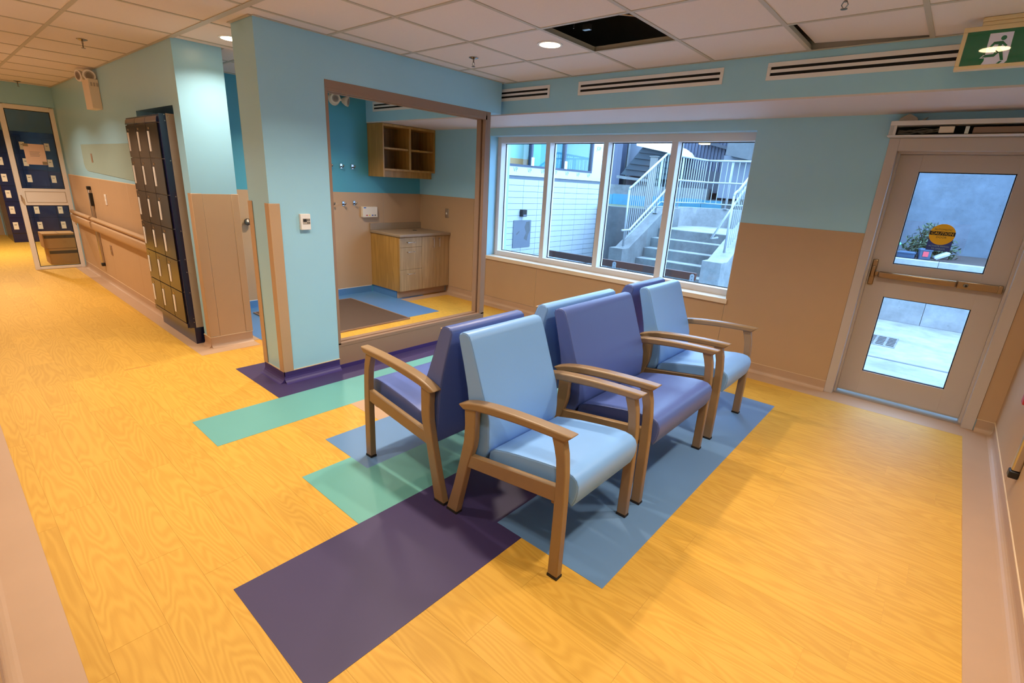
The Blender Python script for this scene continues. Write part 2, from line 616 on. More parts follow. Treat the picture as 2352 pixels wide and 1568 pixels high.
B().box(CX, CX + .02, 1.55, 3.86, CEIL - .004, CEIL).box(CX - .325, CX, 1.53, 1.55, CEIL - .004, CEIL).build('wall_angle', 'tee', ceiling)
B().box(-14.3, EX - .1, -1.0, 2.1, CEIL, CEIL + .02).build('far_ceiling_panel', 'ceil', ceiling)
# open bay: rail, hanger wire and a clip seen in the dark
B().tube([(-2.0, 2.75, CEIL + .1), (-1.7, 3.2, CEIL + .12)], .006, 6).tube([(-2.06, 2.85, CEIL + .03), (-2.06, 2.85, CEIL + .3)], .004, 6).box(-2.03, -1.98, 2.9, 2.93, CEIL + .03, CEIL + .06).build('hanger_wire', 'steel', ceiling)

# ------------------------------------------------------------------ walls
def wall_panels(root_o, axis, fixed, spans, z0, z1, th, mat='wains'):
    """Wall protection sheets with narrow joints; each sheet is a part of its wall."""
    for (a, b) in spans:
        a, b = a + .001, b - .001
        if axis == 'y':
            q = (a, b, min(fixed, fixed + th), max(fixed, fixed + th))
        else:
            q = (min(fixed, fixed + th), max(fixed, fixed + th), a, b)
        B().box(q[0], q[1], q[2], q[3], z0, z1).build('wall_panel', mat, root_o, bevel=.001, seg=1)

# window wall
WO = (-4.527, -1.445, .585, 2.065)      # window opening
DO = (-.515, .44, 0.0, 1.99)            # door opening
wn_ = root('wall_north')
b = B()
b.box(BX - .2, WO[0], W, WX, 0, TOP).box(WO[1], DO[0], W, WX, 0, TOP).box(DO[1], RX + .3, W, WX, 0, TOP)
b.box(WO[0], WO[1], W, WX, 0, WO[2]).box(WO[0], WO[1], W, WX, WO[3], TOP).box(DO[0], DO[1], W, WX, DO[3], TOP)
b.build('wall_surface', 'paint', wn_)
wall_panels(wn_, 'y', W, [(BX, -4.776), (-4.776, -4.527)], .09, RAIL, -.004)
wall_panels(wn_, 'y', W, [(-4.527, -3.68), (-3.68, -2.45), (-2.45, -1.445)], .09, .575, -.004)
wall_panels(wn_, 'y', W, [(-1.445, -.515), (.44, RX)], .09, RAIL, -.004)
# right wall, wall behind the camera, end wall
wr = root('wall_right')
B().box(RX, RX + .2, SY - .2, W, 0, TOP).build('wall_surface', 'paint', wr)
wall_panels(wr, 'x', RX, [(SY, 1.22), (1.22, 2.44), (2.44, 3.66), (3.66, W)], .095, RAIL, -.004)
ws = root('wall_south')
B().box(-1.5, RX + .2, SY - .2, SY, 0, TOP).build('wall_surface', 'paint', ws)
B().box(-7.5, -1.5, SY - .2, SY, 0, TOP).build('wall_surface', 'soffit', ws)  # unseen stretch; whitish chosen for neutral bounce onto the corridor ceiling
B().box(-14.4, -7.5, SY - .2, SY, 0, TOP).build('wall_surface', 'taupe', ws)  # unseen stretch; taupe chosen for brown reflections in the locker doors
wall_panels(ws, 'y', SY, [(-9.6 + 1.22 * i, -9.6 + 1.22 * (i + 1)) for i in range(8)], .095, RAIL, .004)
# alcove back wall
wb = root('wall_back')
B().box(BX - .15, BX, 1.80, W, 0, TOP).build('wall_surface', 'paint_dark', wb)
wall_panels(wb, 'x', BX, [(1.80, 3.05), (3.05, 4.10), (4.10, W)], .09, RAIL, .004)
B().box(BX, BX + .005, 1.80, 3.88, .0, .085).build('cove_base', 'blue2', wb)
B().box(BX, BX + .006, 1.80, 3.88, .085, .091).build('cap_strip', 'white', wb)
# locker wall
wl = root('wall_left')
NI = (-5.876, -4.861, 1.978)
b = B()
b.box(EX - .2, NI[0], LY, 1.80, 0, TOP).box(NI[0], NI[1], LY, 1.80, NI[2], TOP).box(NI[1], PX, LY, 1.80, 0, TOP).box(NI[0], NI[1], 1.77, 1.80, 0, NI[2])
b.build('wall_surface', 'paint', wl)
wall_panels(wl, 'y', LY, [(EX, -7.85), (-7.85, -6.63), (-6.63, NI[0])], .095, RAIL, -.004)
B().box(EX, NI[0], LY - .005, LY, RAIL, RAIL + .008).build('cap_strip', 'wains_edge', wl)
# protection boards on the end of the locker wall: two corner guards and the sheet between
B().prism([(PX - .075, LY), (PX - .075, LY - .006), (PX + .006, LY - .006), (PX + .006, LY + .075), (PX, LY + .075), (PX, LY)], 'z', .10, 1.318).build('corner_guard', 'wains', wl, bevel=.003)
B().box(PX, PX + .004, LY + .076, LY + .295, .09, 1.316).build('wall_panel', 'wains', wl, bevel=.001, seg=1)
B().prism([(PX - .06, 1.80), (PX - .06, 1.806), (PX + .006, 1.806), (PX + .006, 1.746), (PX, 1.746), (PX, 1.80)], 'z', .10, 1.318).build('corner_guard', 'wains', wl, bevel=.003)

# cove baseboards (flash-coved sheet vinyl: upright, curve and toe)
def cove(name, pts_fixed, axis, a0, a1, sgn, h=.09, out=.035, mat='cove', parent=None, kind='structure'):
    f = pts_fixed
    prof = [(f, h), (f + sgn * .004, h), (f + sgn * .004, out)] + [(f + sgn * (.004 + out - out * math.cos(t)), out - out * math.sin(t)) for t in [PI / 2 * k / 5 for k in range(1, 6)]] + [(f, .0)]
    prof[-2] = (f + sgn * (.004 + out), .0008)
    o = B().prism(prof, axis, a0, a1)
    return o.build(name, mat, parent, smooth=False, kind=kind if parent is None else None)
bn = cove('baseboard_north', W, 'x', CX - .0, DO[0], -1, .088)
cove('cove_base', W, 'x', -5.31, CX, -1, .088, parent=bn)
cove('cove_base', W, 'x', DO[1] + .005, RX, -1, .09, parent=bn)
B().box(CX, DO[0], W - .006, W, .088, .092).box(DO[1] + .005, RX, W - .006, W, .09, .094).build('cap_strip', 'wains_edge', bn)
br = cove('baseboard_right', RX, 'y', SY, W - .045, -1, .095)
B().box(RX - .009, RX, SY, W - .005, .092, .099).build('cap_strip', 'wains_edge', br)
bl = cove('baseboard_left', LY, 'x', EX, NI[0], -1, .09)
B().box(EX, NI[0], LY - .007, LY, .09, .096).build('cap_strip', 'wains_edge', bl)
cove('cove_base', PX, 'y', LY - .002, 1.80, 1, .092, parent=bl)
B().box(PX, PX + .008, LY - .006, 1.806, .092, .098).box(NI[1], PX + .006, LY - .008, LY, .092, .098).build('cap_strip', 'wains_edge', bl)
cove('cove_base', LY, 'x', NI[1], PX, -1, .092, parent=bl)
bs = cove('baseboard_south', SY, 'x', EX, RX, 1, .095)
B().box(EX, RX, SY, SY + .008, .095, .101).build('cap_strip', 'taupe', bs)

# column and framed opening
wc = root('wall_column')
B().box(CX - .325, CX, 1.553, 2.008, 0, CEIL + .3).build('column_shaft', 'paint', wc)
B().box(CX - .15, CX, 2.008, 3.83, 2.155, CEIL + .3).build('header', 'paint', wc)
g = [(CX, 1.553), (CX - .06, 1.553), (CX - .06, 1.546), (CX + .007, 1.546), (CX + .007, 1.623), (CX, 1.623)]
B().prism(g, 'z', .088, 1.316).build('corner_guard', 'wains', wc, bevel=.003)
g = [(CX - .325, 1.553), (CX - .265, 1.553), (CX - .265, 1.546), (CX - .332, 1.546), (CX - .332, 1.623), (CX - .325, 1.623)]
B().prism(g, 'z', .088, 1.318).build('corner_guard', 'wains', wc, bevel=.003)
cb = cove('cove_base', CX, 'y', 1.549, 2.008, 1, .086, .05, 'purplebase', wc)
cove('cove_base', 1.553, 'x', CX - .329, CX + .004, -1, .086, .05, 'purplebase', wc)
B().box(CX, CX + .006, 1.547, 2.012, .086, .092).box(CX - .33, CX + .006, 1.547, 1.553, .086, .092).build('cap_strip', 'wains_edge', wc)
# low wall under the frame
B().box(CX - .115, CX, 2.008, 3.69, 0, .19).build('low_wall', 'taupe', wc)
B().box(CX, CX + .006, 2.008, 3.69, 0, .034).build('base_strip', 'purplebase', wc)
of = root('trim_1')
xo, xi = CX + .002, CX - .115
B().box(xi, xo, 2.008, 3.69, .19, .205).box(CX - .035, xo, 2.008, 3.69, .205, .218).box(xi, CX - .060, 2.03, 3.66, .205, .218).build('frame_sill', 'taupe', of, bevel=.0006, seg=1)
B().box(xi, xo, 3.645, 3.69, .205, 2.105).box(CX - .035, xo, 3.625, 3.645, .218, 2.12).box(xi, CX - .060, 3.625, 3.645, .218, 2.12).build('frame_jamb', 'taupe', of, bevel=.0006, seg=1)
B().box(xi, xo, 2.008, 2.03, .205, 2.105).build('frame_jamb', 'taupe', of, bevel=.0006, seg=1)
B().box(xi, xo, 2.008, 3.69, 2.105, 2.155).box(CX - .035, xo, 2.03, 3.645, 2.085, 2.105).box(xi, CX - .060, 2.03, 3.645, 2.085, 2.105).build('frame_head', 'taupe', of, bevel=.0006, seg=1)

# bulkhead with white soffit
bk = root('wall_bulkhead')
B().box(BX, RX, BY, W, SZ + .012, CEIL).build('bulkhead_face', 'paint', bk)
B().box(BX, RX, BY + .001, W, CEIL, TOP).build('bulkhead_top', 'galv', bk)
B().box(BX, RX, BY, W, SZ, SZ + .012).build('soffit', 'soffit', bk)

# end of the corridor: wall over the screen, room behind
we = root('wall_end')
b = B()
b.box(EX - .12, EX, SY, 1.47, 2.175, TOP).box(EX - .12, EX, SY - .2, .05, 0, 2.175)
b.build('wall_surface', 'paint', we)
B().box(-14.4, -13.9, .99, 1.03, 0, TOP).build('wall_far_return', 'paint', kind='structure')
for k_, q in enumerate(((-14.0, -13.9, 1.03, 2.02), (-14.4, EX - .12, 2.02, 2.2), (-14.4, -14.3, -1.2, .99), (-14.3, EX - .12, -1.2, -1.0))):
    B().box(q[0], q[1], q[2], q[3], 0, TOP).build('wall_far_%s' % ('back', 'side', 'end', 'front')[k_], 'paint', kind='structure')
B().box(-14.3, -14.29, -1.0, .98, .0, 1.30).build('wall_panel', 'wains', bpy.data.objects['wall_far_end'])

# ------------------------------------------------------------------ window
win = root('window_1')
fy, gyy = 4.865, 4.965
b = B()
b.box(WO[0], WO[0] + .058, fy, gyy + .03, .62, WO[3] + .02).build('window_frame', 'alu', win, bevel=.002)
B().box(-1.49, WO[1], fy, gyy + .03, .62, WO[3] + .02).build('window_frame', 'alu', win, bevel=.002)
B().box(WO[0] + .058, -1.49, fy, gyy + .03, 1.995, WO[3] + .02).build('window_frame', 'alu', win, bevel=.002)
B().box(WO[0] + .058, -1.49, fy, gyy + .03, .622, .68).build('window_frame', 'alu', win, bevel=.002)
mull = [(-3.772, -3.712), (-3.006, -2.947), (-2.248, -2.182)]
for a, c in mull:
    B().box(a, c, fy, gyy + .03, .68, 1.995).build('mullion', 'alu', win, bevel=.002)
edges = [WO[0] + .058] + [v for m_ in mull for v in m_] + [-1.49]
for k in range(4):
    a, c = edges[2 * k], edges[2 * k + 1]
    B().box(a, c, gyy - .004, gyy + .004, .68, 1.995).build('window_pane', 'glass', win)
    g = B().box(a, a + .007, gyy - .012, gyy - .004, .68, 1.995).box(c - .007, c, gyy - .012, gyy - .004, .68, 1.995)
    g.box(a, c, gyy - .012, gyy - .004, 1.988, 1.995).box(a, c, gyy - .012, gyy - .004, .68, .687)
    g.build('glazing_gasket', 'gasket', win)
B().box(WO[0], WO[1], W - .0, fy + .06, .585, .622).box(WO[0] - .0, WO[1] + .018, W - .022, W, .577, .622).build('window_sill', 'sill', win, bevel=.003)

# ------------------------------------------------------------------ exterior door
dr = root('door_1')
dy = 4.845
L_, R_, BT, TP = -.447, .356, .03, 1.888
# frame
B().prism([(DO[0], W - .012), (DO[0] + .062, W - .012), (DO[0] + .062, 4.79), (DO[0] + .078, 4.79), (DO[0] + .078, dy + .06), (DO[0], dy + .06)], 'z', 0, 1.99).build('door_frame', 'doorp', dr, bevel=.002)
B().prism([(.44, W - .012), (.372, W - .012), (.372, 4.79), (.356, 4.79), (.356, dy + .06), (.44, dy + .06)], 'z', 0, 1.99).build('door_frame', 'doorp', dr, bevel=.002)
B().box(DO[0] + .062, .372, W - .012, 4.79, 1.905, 1.99).box(DO[0] + .078, .356, 4.79, dy + .06, 1.89, 1.99).build('door_frame', 'doorp', dr, bevel=.002)
# leaf around two lights
lo = (-.303, .223, .215, .84)
hi = (-.303, .223, 1.098, 1.772)
SW = .14
B().box(L_, lo[0], dy, dy + .045, BT, TP).build('door_stile', 'doorp', dr, bevel=.001, seg=1)
B().box(lo[1], R_, dy, dy + .045, BT, TP).build('door_stile', 'doorp', dr, bevel=.001, seg=1)
B().box(lo[0], lo[1], dy + .001, dy + .045, BT, lo[2]).build('door_rail', 'doorp', dr)
B().box(lo[0], lo[1], dy + .001, dy + .045, lo[3], hi[2]).build('door_rail', 'doorp', dr)
B().box(lo[0], lo[1], dy + .001, dy + .045, hi[3], TP).build('door_rail', 'doorp', dr)
for q in (lo, hi):
    g = B().box(q[0], q[0] + .006, dy + .012, dy + .03, q[2], q[3]).box(q[1] - .006, q[1], dy + .012, dy + .03, q[2], q[3]).box(q[0], q[1], dy + .012, dy + .03, q[3] - .006, q[3]).box(q[0], q[1], dy + .012, dy + .03, q[2], q[2] + .006)
    g.build('glazing_gasket', 'gasket', dr)
    B().box(q[0] + .006, q[1] - .006, dy + .016, dy + .024, q[2] + .006, q[3] - .006).build('door_pane', 'glass_d', dr)
B().box(L_, R_, dy - .004, dy + .05, .020, .032).build('door_sweep', 'steel', dr)
B().box(DO[0] + .06, .372, 4.76, 4.98, .0005, .008).build('threshold', 'steel', dr)
# panic bar
pb = thing('panic_bar', 'bronze push bar with latch case across the exterior door', 'panic bar', (-.38, dy, .94))
B().box(-.428, -.392, dy - .018, dy - .001, .925, 1.12).box(-.424, -.396, dy - .035, dy - .016, .985, 1.07).build('latch_case', 'bronze', pb, bevel=.006, seg=3)
B().box(-.395, -.372, dy - .03, dy - .004, 1.0, 1.03).build('pivot', 'bronze', pb, bevel=.003)
B().box(-.372, .10, dy - .055, dy - .012, .988, 1.034).build('push_pad', 'bronze', pb, bevel=.010, seg=3)
B().box(-.36, .09, dy - .014, dy - .001, .992, 1.03).build('mounting_rail', 'bronze', pb, bevel=.002)
B().box(.102, .335, dy - .045, dy - .001, .985, 1.036).build('housing', 'bronze', pb, bevel=.004)
B().lathe([(.0, -.006), (.013, -.006), (.015, 0), (.0, 0)], (.15, dy - .0455, 1.011), 'y', 20).build('cylinder_lock', 'chrome', pb, smooth=False)
B().lathe([(.0, -.0008), (.008, -.0008), (.008, 0), (.0, 0)], (.152, dy - .0512, 1.008), 'y', 14).build('keyhole', 'black', pb)
B().box(.320, .345, dy - .047, dy - .001, .983, 1.038).build('end_cap', 'bronze', pb, bevel=.003)
for px_, pz_ in ((-.442 + .02, .80), (.392, .21), (.402, .17)):
    pass
# sticker on the door glass
sy = dy + .0145
st = thing('warning_sticker', 'yellow disc over navy square caution sticker on door glass', 'sticker', (-.068, sy, 1.30))
disc = [(-.065 + .0745 * math.cos(2 * PI * k / 40), 1.345 + .0745 * math.sin(2 * PI * k / 40)) for k in range(40)]
B().box(-.135, .005, sy - .0002, sy + .0002, 1.228, 1.33).build('navy_square', 'navy', st)
B().prism(disc, 'y', sy - .0008, sy - .0002).build('yellow_disc', 'yellow', st)
band = [(x, z) for x, z in [(-.065 + .0735 * math.cos(math.radians(a)), 1.3535 + 0.0) for a in (0,)]]
B().box(-.1385, .0085, sy - .0011, sy - .0008, 1.338, 1.3655).build('black_band', 'stickblack', st)
text_obj('printed_line', 'AUTOMATIC', 'stickblack', .0175, st, (-.065, sy - .0012, 1.379), FACE_S, .0001)
text_obj('printed_line', 'CAUTION', 'yellow', .027, st, (-.065, sy - .0014, 1.351), FACE_S, .0001, sx=1.05)
text_obj('printed_line', 'DOOR', 'stickblack', .020, st, (-.065, sy - .0012, 1.324), FACE_S, .0001)
text_obj('printed_line', 'ACTIVATE SWITCH', 'paint', .0135, st, (-.065, sy - .0012, 1.260), FACE_S, .0001)
text_obj('printed_line', 'TO OPERATE', 'paint', .0135, st, (-.065, sy - .0012, 1.242), FACE_S, .0001)

# door operator above the door, cover off
op = thing('door_operator', 'long door operator box with its cover off above the exterior door', 'door operator', (-.03, W - .06, 2.04))
oy0, oy1 = 4.60, W - .001
B().box(-.525, .44, oy0, oy1, 1.992, 2.0).build('bottom_plate', 'alu', op, bevel=.001)
B().box(-.525, .44, oy1 - .008, oy1, 2.0, 2.092).build('back_plate', 'dark', op)
B().box(-.520, .44, oy0, oy1, 2.063, 2.092).build('top_channel', 'alu', op, bevel=.002)
B().box(-.520, -.480, oy0 + .012, oy0 + .03, 2.0, 2.063).build('end_bracket', 'alu', op, bevel=.001)
B().box(-.517, -.497, oy0 + .008, oy0 + .012, 2.004, 2.060).build('end_plate', 'steel', op)
B().box(-.07, .42, oy0 + .02, oy1 - .03, 2.006, 2.046).build('motor_body', 'taupe', op, bevel=.006)
B().box(-.245, -.165, oy0 + .015, oy0 + .05, 2.012, 2.052).build('circuit_box', 'offwhite', op, bevel=.003)
B().box(-.110, -.090, oy0 + .02, oy0 + .05, 2.005, 2.05).build('bracket', 'steel', op)
w_ = B()
for k in range(9):
    z = 2.012 + .005 * (k % 6)
    w_.tube([(-.47, oy0 + .03 + .004 * k, z), (-.40, oy0 + .02 + .003 * k, z + .012 * math.sin(k)), (-.33, oy0 + .03, z + .015 * math.cos(2 * k)), (-.24, oy0 + .03, 2.02 + .003 * k)], .0025, 5)
w_.build('wiring', 'led', op)
rag = B()
prof = []
for k in range(13):
    t = PI * k / 12
    prof.append((-.43 - .055 * math.cos(t), 2.093 + .045 * math.sin(t) * (1 + .12 * math.sin(5 * t))))
rag.prism(prof, 'y', 4.655, 4.715)
rag.prism([(-.385, 2.093), (-.36, 2.099), (-.325, 2.122), (-.343, 2.093)], 'y', 4.67, 4.70)
tag(rag.build('crumpled_sheet', 'galv', at=(-.43, 4.69, 2.093), bevel=.008, seg=2), 'crumpled grey sheet lying on top of the door operator box', 'sheet')

# ------------------------------------------------------------------ lamps in the ceiling
lamp_labels = {4: 'downlight outside the picture, over the floor before the exterior door', 5: 'downlight outside the picture, above the long purple floor rectangle', 6: 'downlight outside the picture, over the right corner by the camera',
               7: 'downlight outside the picture, over the corridor before the lockers', 8: 'downlight outside the picture, over the middle of the corridor', 9: 'downlight outside the picture, at the glazed screen', 10: 'downlight of the room past the glazed screen', 11: 'downlight inside the alcove, hidden by the blue header', 0: 'round lit downlight beside the open ceiling bay', 1: 'round lit downlight near the green exit sign, seen reflected in it', 2: 'round lit downlight half hidden behind the blue column', 3: 'round lit downlight over the chairs, above the picture edge'}
dl0 = None
for i, (x, y, pw) in enumerate(LAMPS):
    lab = lamp_labels.get(i, 'round lit recessed downlight outside the picture')
    if dl0 is None:
        d = thing('downlight', lab, 'downlight', (x, y, CEIL), 'recessed downlights')
        B().lathe([(.068, -.0045), (.084, -.0035), (.086, .0), (.068, .0)], (x, y, CEIL), 'z', 32).build('trim_ring', 'white', d)
        B().lathe([(.0, -.005), (.069, -.005), (.069, -.003), (.0, -.003)], (x, y, CEIL), 'z', 32).build('lens', 'lampglow', d)
        dl0 = d
    else:
        d = dup(dl0, (x, y, CEIL), None, lab)
    for ch in list(d.children):
        if ch.type == 'LIGHT':
            bpy.data.objects.remove(ch)
    la = bpy.data.lights.new('downlight_lamp', 'AREA')
    la.shape = 'DISK'
    la.size = .13
    la.energy = LAMP_W * pw
    la.color = LAMP_WARM if i in (2, 7, 8) else LAMP_COL
    la.spread = math.radians(132)
    lo_ = bpy.data.objects.new('lamp', la)
    COL.objects.link(lo_)
    lo_.parent = d
    lo_.location = (0, 0, -.008)

# sprinkler heads
sp0 = None
for i, (x, y, lab) in enumerate(((-3.075, 2.99, 'small sprinkler head on the ceiling over the framed opening'), (-5.514, 1.08, 'small sprinkler head on the corridor ceiling near the emergency light'),
                                 (-9.4, 1.10, 'small sprinkler head at the far left end of the corridor ceiling'), (-.62, 2.93, 'small sprinkler head at the top edge right of the open bay'))):
    if sp0 is None:
        s = thing('sprinkler_head', lab, 'sprinkler', (x, y, CEIL), 'ceiling sprinkler heads')
        B().lathe([(.0, -.012), (.012, -.012), (.036, -.003), (.036, 0), (.0, 0)], (x, y, CEIL), 'z', 20).build('escutcheon', 'chrome', s)
        B().tube([(x, y, CEIL - .01), (x, y, CEIL - .034)], .006, 8).build('nozzle', 'chrome', s)
        B().tube([(x - .006, y, CEIL - .03), (x - .013, y, CEIL - .045), (x - .003, y, CEIL - .06)], .0025, 6).tube([(x + .006, y, CEIL - .03), (x + .013, y, CEIL - .045), (x + .003, y, CEIL - .06)], .0025, 6).build('yoke', 'chrome', s)
        B().lathe([(.0, -.064), (.014, -.063), (.014, -.060), (.0, -.060)], (x, y, CEIL), 'z', 12).build('deflector', 'chrome', s)
        sp0 = s
    else:
        dup(sp0, (x, y, CEIL), None, lab)

# air grilles on the bulkhead
def grille(x0, x1, lab):
    z0, z1 = 2.276, 2.382
    g = thing('air_grille', lab, 'air grille', ((x0 + x1) / 2, BY, z0), 'linear air grilles on the bulkhead')
    fr = B().box(x0, x1, BY - .008, BY, z0, z0 + .026).box(x0, x1, BY - .008, BY, z1 - .026, z1).box(x0, x0 + .022, BY - .008, BY, z0 + .026, z1 - .026).box(x1 - .022, x1, BY - .008, BY, z0 + .026, z1 - .026)
    fr.build('frame', 'white', g, bevel=.001, seg=1)
    B().box(x0 + .022, x1 - .022, BY - .007, BY - .001, 2.3205, 2.3385).build('blade', 'white', g)
    B().box(x0 + .022, x1 - .022, BY - .0015, BY - .0003, z0 + .026, z1 - .026).build('dark_slot', 'dark', g)
grille(-1.193, -.10, 'longest white two-slot air grille, beside the exit sign')
grille(-2.702, -1.482, 'white two-slot air grille in the middle, above the window')
grille(-3.92, -3.008, 'white two-slot air grille partly hidden by the blue header')
grille(-5.73, -4.55, 'white two-slot air grille inside the alcove above the open shelves')

# exit sign
ey = 3.60
es = thing('exit_sign', 'green running man exit sign in cream housing hanging from ceiling', 'exit sign', (-.03, ey, 2.43))
x0, x1, z0, z1 = -.204, .124, 2.203, 2.392
B().box(x0, x1, ey, ey + .05, z0, z0 + .017).box(x0, x1, ey, ey + .05, z1 - .021, z1).box(x0, x0 + .018, ey, ey + .05, z0 + .017, z1 - .021).box(x1 - .018, x1, ey, ey + .05, z0 + .017, z1 - .021).box(x0 + .002, x1 - .002, ey + .012, ey + .049, z0 + .017, z1 - .021).build('housing', 'cream', es, bevel=.002)
B().box(x0 + .018, x1 - .018, ey + .004, ey + .011, z0 + .017, z1 - .021).build('green_panel', 'green', es)
B().box(-.143, .063, ey - .004, ey + .054, 2.412, 2.43).box(-.140, .060, ey + .004, ey + .046, 2.392, 2.412).build('ceiling_mount', 'cream', es, bevel=.003)
def pic(name, pts, mat, d):
    B().prism(pts, 'y', ey + .004 - d - .0006, ey + .004 - d).build(name, mat, es)
# white doorway, then the running figure in green over it
pic('doorway', [(-.103, 2.220), (-.096, 2.236), (-.099, 2.309), (-.100, 2.356), (-.014, 2.356), (-.012, 2.298), (-.010, 2.231), (-.018, 2.220)], 'signwhite', 0)
pic('white_shin', [(-.115, 2.249), (-.104, 2.262), (-.088, 2.264), (-.088, 2.249)], 'signwhite', .0004)
pic('figure_head', [(-.045 + .0105 * math.cos(2 * PI * k / 20), 2.332 + .0105 * math.sin(2 * PI * k / 20)) for k in range(20)], 'green', .0008)
pic('figure_body', [(-.077, 2.318), (-.045, 2.319), (-.024, 2.298), (-.030, 2.292), (-.044, 2.305), (-.049, 2.288), (-.037, 2.278), (-.024, 2.234), (-.035, 2.234), (-.047, 2.266), (-.063, 2.276), (-.058, 2.305), (-.072, 2.306), (-.085, 2.288), (-.092, 2.294)], 'green', .0008)
pic('figure_leg', [(-.060, 2.280), (-.048, 2.270), (-.062, 2.252), (-.109, 2.252), (-.097, 2.263), (-.068, 2.264)], 'green', .0008)
pic('figure_foot', [(-.047, 2.220), (-.037, 2.231), (-.026, 2.231), (-.036, 2.220)], 'green', .0008)

# ------------------------------------------------------------------ chairs
def chair(name, w, vin, seam, label, group):
    t = thing(name, label, 'chair', (0, 0, 0), group)
    hw = w / 2
    backleg = [(-.334, 0.012), (-.2915, .148), (-.2505, .311), (-.2265, .42), (-.2225, .50), (-.2285, .592), (-.1585, .607), (-.1600, .52), (-.1610, .445), (-.1680, .40), (-.1965, .307), (-.2635, .012)]
    frontleg = [(.2865, .012), (.2875, .28), (.2865, .462), (.2785, .541), (.265, .59), (.2495, .632), (.300, .642), (.319, .57), (.328, .49), (.333, .37), (.3345, .25), (.3345, .012)]
    DZ = -.003
    arm = [(-.264, .592), (-.229, .574), (-.15, .592), (-.0825, .6025), (.0, .612), (.08, .620), (.17, .626), (.2535, .630), (.316, .632), (.346, .664), (.28, .664), (.17, .661), (.06, .655), (-.05, .645), (-.13, .634), (-.19, .621), (-.235, .606)]
    arm = [(x, z + DZ) for x, z in arm]
    rail = [(-.205, .352), (.288, .421), (.288, .354), (-.212, .288)]
    for s in (-1, 1):
        def Y(a, c):
            return (s * a, s * c) if s > 0 else (-c, -a)
        a, c = hw - .036, hw
        y0, y1 = (-c, -a) if s < 0 else (a, c)
        lg = B().prism(backleg, 'y', y0, y1).build('leg', 'frame_wood', t, bevel=.004)
        B().prism([(-.3355, 0), (-.3335, .012), (-.2625, .012), (-.2645, 0)], 'y', y0 - .001, y1 + .001).build('rubber_foot', 'rubber', lg)
        lg = B().prism(frontleg, 'y', y0, y1).build('leg', 'frame_wood', t, bevel=.004)
        B().box(.2855, .3355, y0 - .001, y1 + .001, 0, .012).build('rubber_foot', 'rubber', lg)
        a, c = hw - .048, hw + .008
        y2, y3 = (-c, -a) if s < 0 else (a, c)
        B().prism(arm, 'y', y2, y3).build('armrest', 'frame_wood', t, bevel=.008, seg=3)
        a, c = hw - .034, hw - .004
        y2, y3 = (-c, -a) if s < 0 else (a, c)
        B().prism(rail, 'y', y2, y3).build('side_rail', 'frame_wood', t, bevel=.003)
    yi = hw - .036
    B().box(.25, .285, -yi, yi, .315, .35).build('front_rail', 'frame_wood', t, bevel=.003)
    B().box(-.15, -.12, -yi, yi, .29, .315).build('rear_rail', 'frame_wood', t, bevel=.003)
    cw = hw - .060
    seat = [(-.125, .352), (-.118, .385), (-.094, .406), (-.02, .424), (.0515, .438), (.15, .454), (.235, .466), (.29, .469), (.325, .463), (.346, .448), (.3555, .425), (.3555, .395), (.349, .362), (.334, .322), (.325, .326), (.30, .352), (.1, .345), (-.118, .315)]
    B().prism(seat, 'y', -cw, cw).build('seat', vin, t, bevel=.008, seg=3)
    back = [(-.14, .338), (-.115, .40), (-.1135, .46), (-.119, .54), (-.1365, .60), (-.160, .655), (-.1925, .741), (-.222, .82), (-.243, .872), (-.2555, .894), (-.275, .9040), (-.302, .9025), (-.319, .893), (-.323, .875), (-.312, .835), (-.291, .765), (-.262, .655), (-.2485, .58), (-.237, .48), (-.226, .36), (-.218, .285), (-.195, .282)]
    cb_ = hw - .046
    bo = B().prism(back, 'y', -cb_, cb_).build('backrest', vin, t, bevel=.008, seg=3)
    def inset(pts, d):
        cx_ = sum(p[0] for p in pts) / len(pts)
        cz_ = sum(p[1] for p in pts) / len(pts)
        out = []
        n = len(pts)
        for i in range(n):
            p, q = Vector(pts[i - 1]), Vector(pts[(i + 1) % n])
            t_ = (q - p).normalized()
            nn = Vector((-t_.y, t_.x))
            if nn.dot(Vector((cx_ - pts[i][0], cz_ - pts[i][1]))) < 0:
                nn = -nn
            out.append((pts[i][0] + nn.x * d, pts[i][1] + nn.y * d))
        return out
    # piping along the side seams, half sunk into the rounded edge
    bi, si = inset(back, .0022), inset(seat, .0022)
    for sg in (-1, 1):
        B().tube([(x, sg * (cb_ - .0022), z) for x, z in bi[1:12]], .0013, 5).build('piping', seam, bo)
        B().tube([(x, sg * (cb_ - .0022), z) for x, z in bi[12:20]], .0013, 5).build('piping', seam, bo)
    so = [o for o in t.children if o.name.startswith('seat')][0]
    for sg in (-1, 1):
        B().tube([(x, sg * (cw - .0022), z) for x, z in si[1:14]], .0013, 5).build('piping', seam, so)
    return t
G = 'waiting room armchairs back to back'
chA = chair('waiting_chair', .602, 'vin_light', 'seam_l', 'nearest sky blue armchair facing right, front row, on dark purple vinyl', G)
chA.location = (-1.2175, 1.706, 0)
chB = chair('waiting_chair', .835, 'vin_peri', 'seam_p', 'wide periwinkle armchair in the middle of the front row facing right', G)
chB.location = (-1.2175, 2.533, 0)
dup(chA, (-1.2175, 3.402, 0), 0, 'far sky blue armchair at the end of the front row, below the window', G)
chD = chair('waiting_chair', .602, 'vin_peri', 'seam_p', 'periwinkle armchair at the near end of the rear row, facing the alcove', G)
chD.location = (-1.908, 1.706, 0)
chD.rotation_euler = (0, 0, PI)
chE = chair('waiting_chair', .835, 'vin_light', 'seam_l', 'wide sky blue armchair in the middle of the rear row facing the alcove', G)
chE.location = (-1.908, 2.533, 0)
chE.rotation_euler = (0, 0, PI)
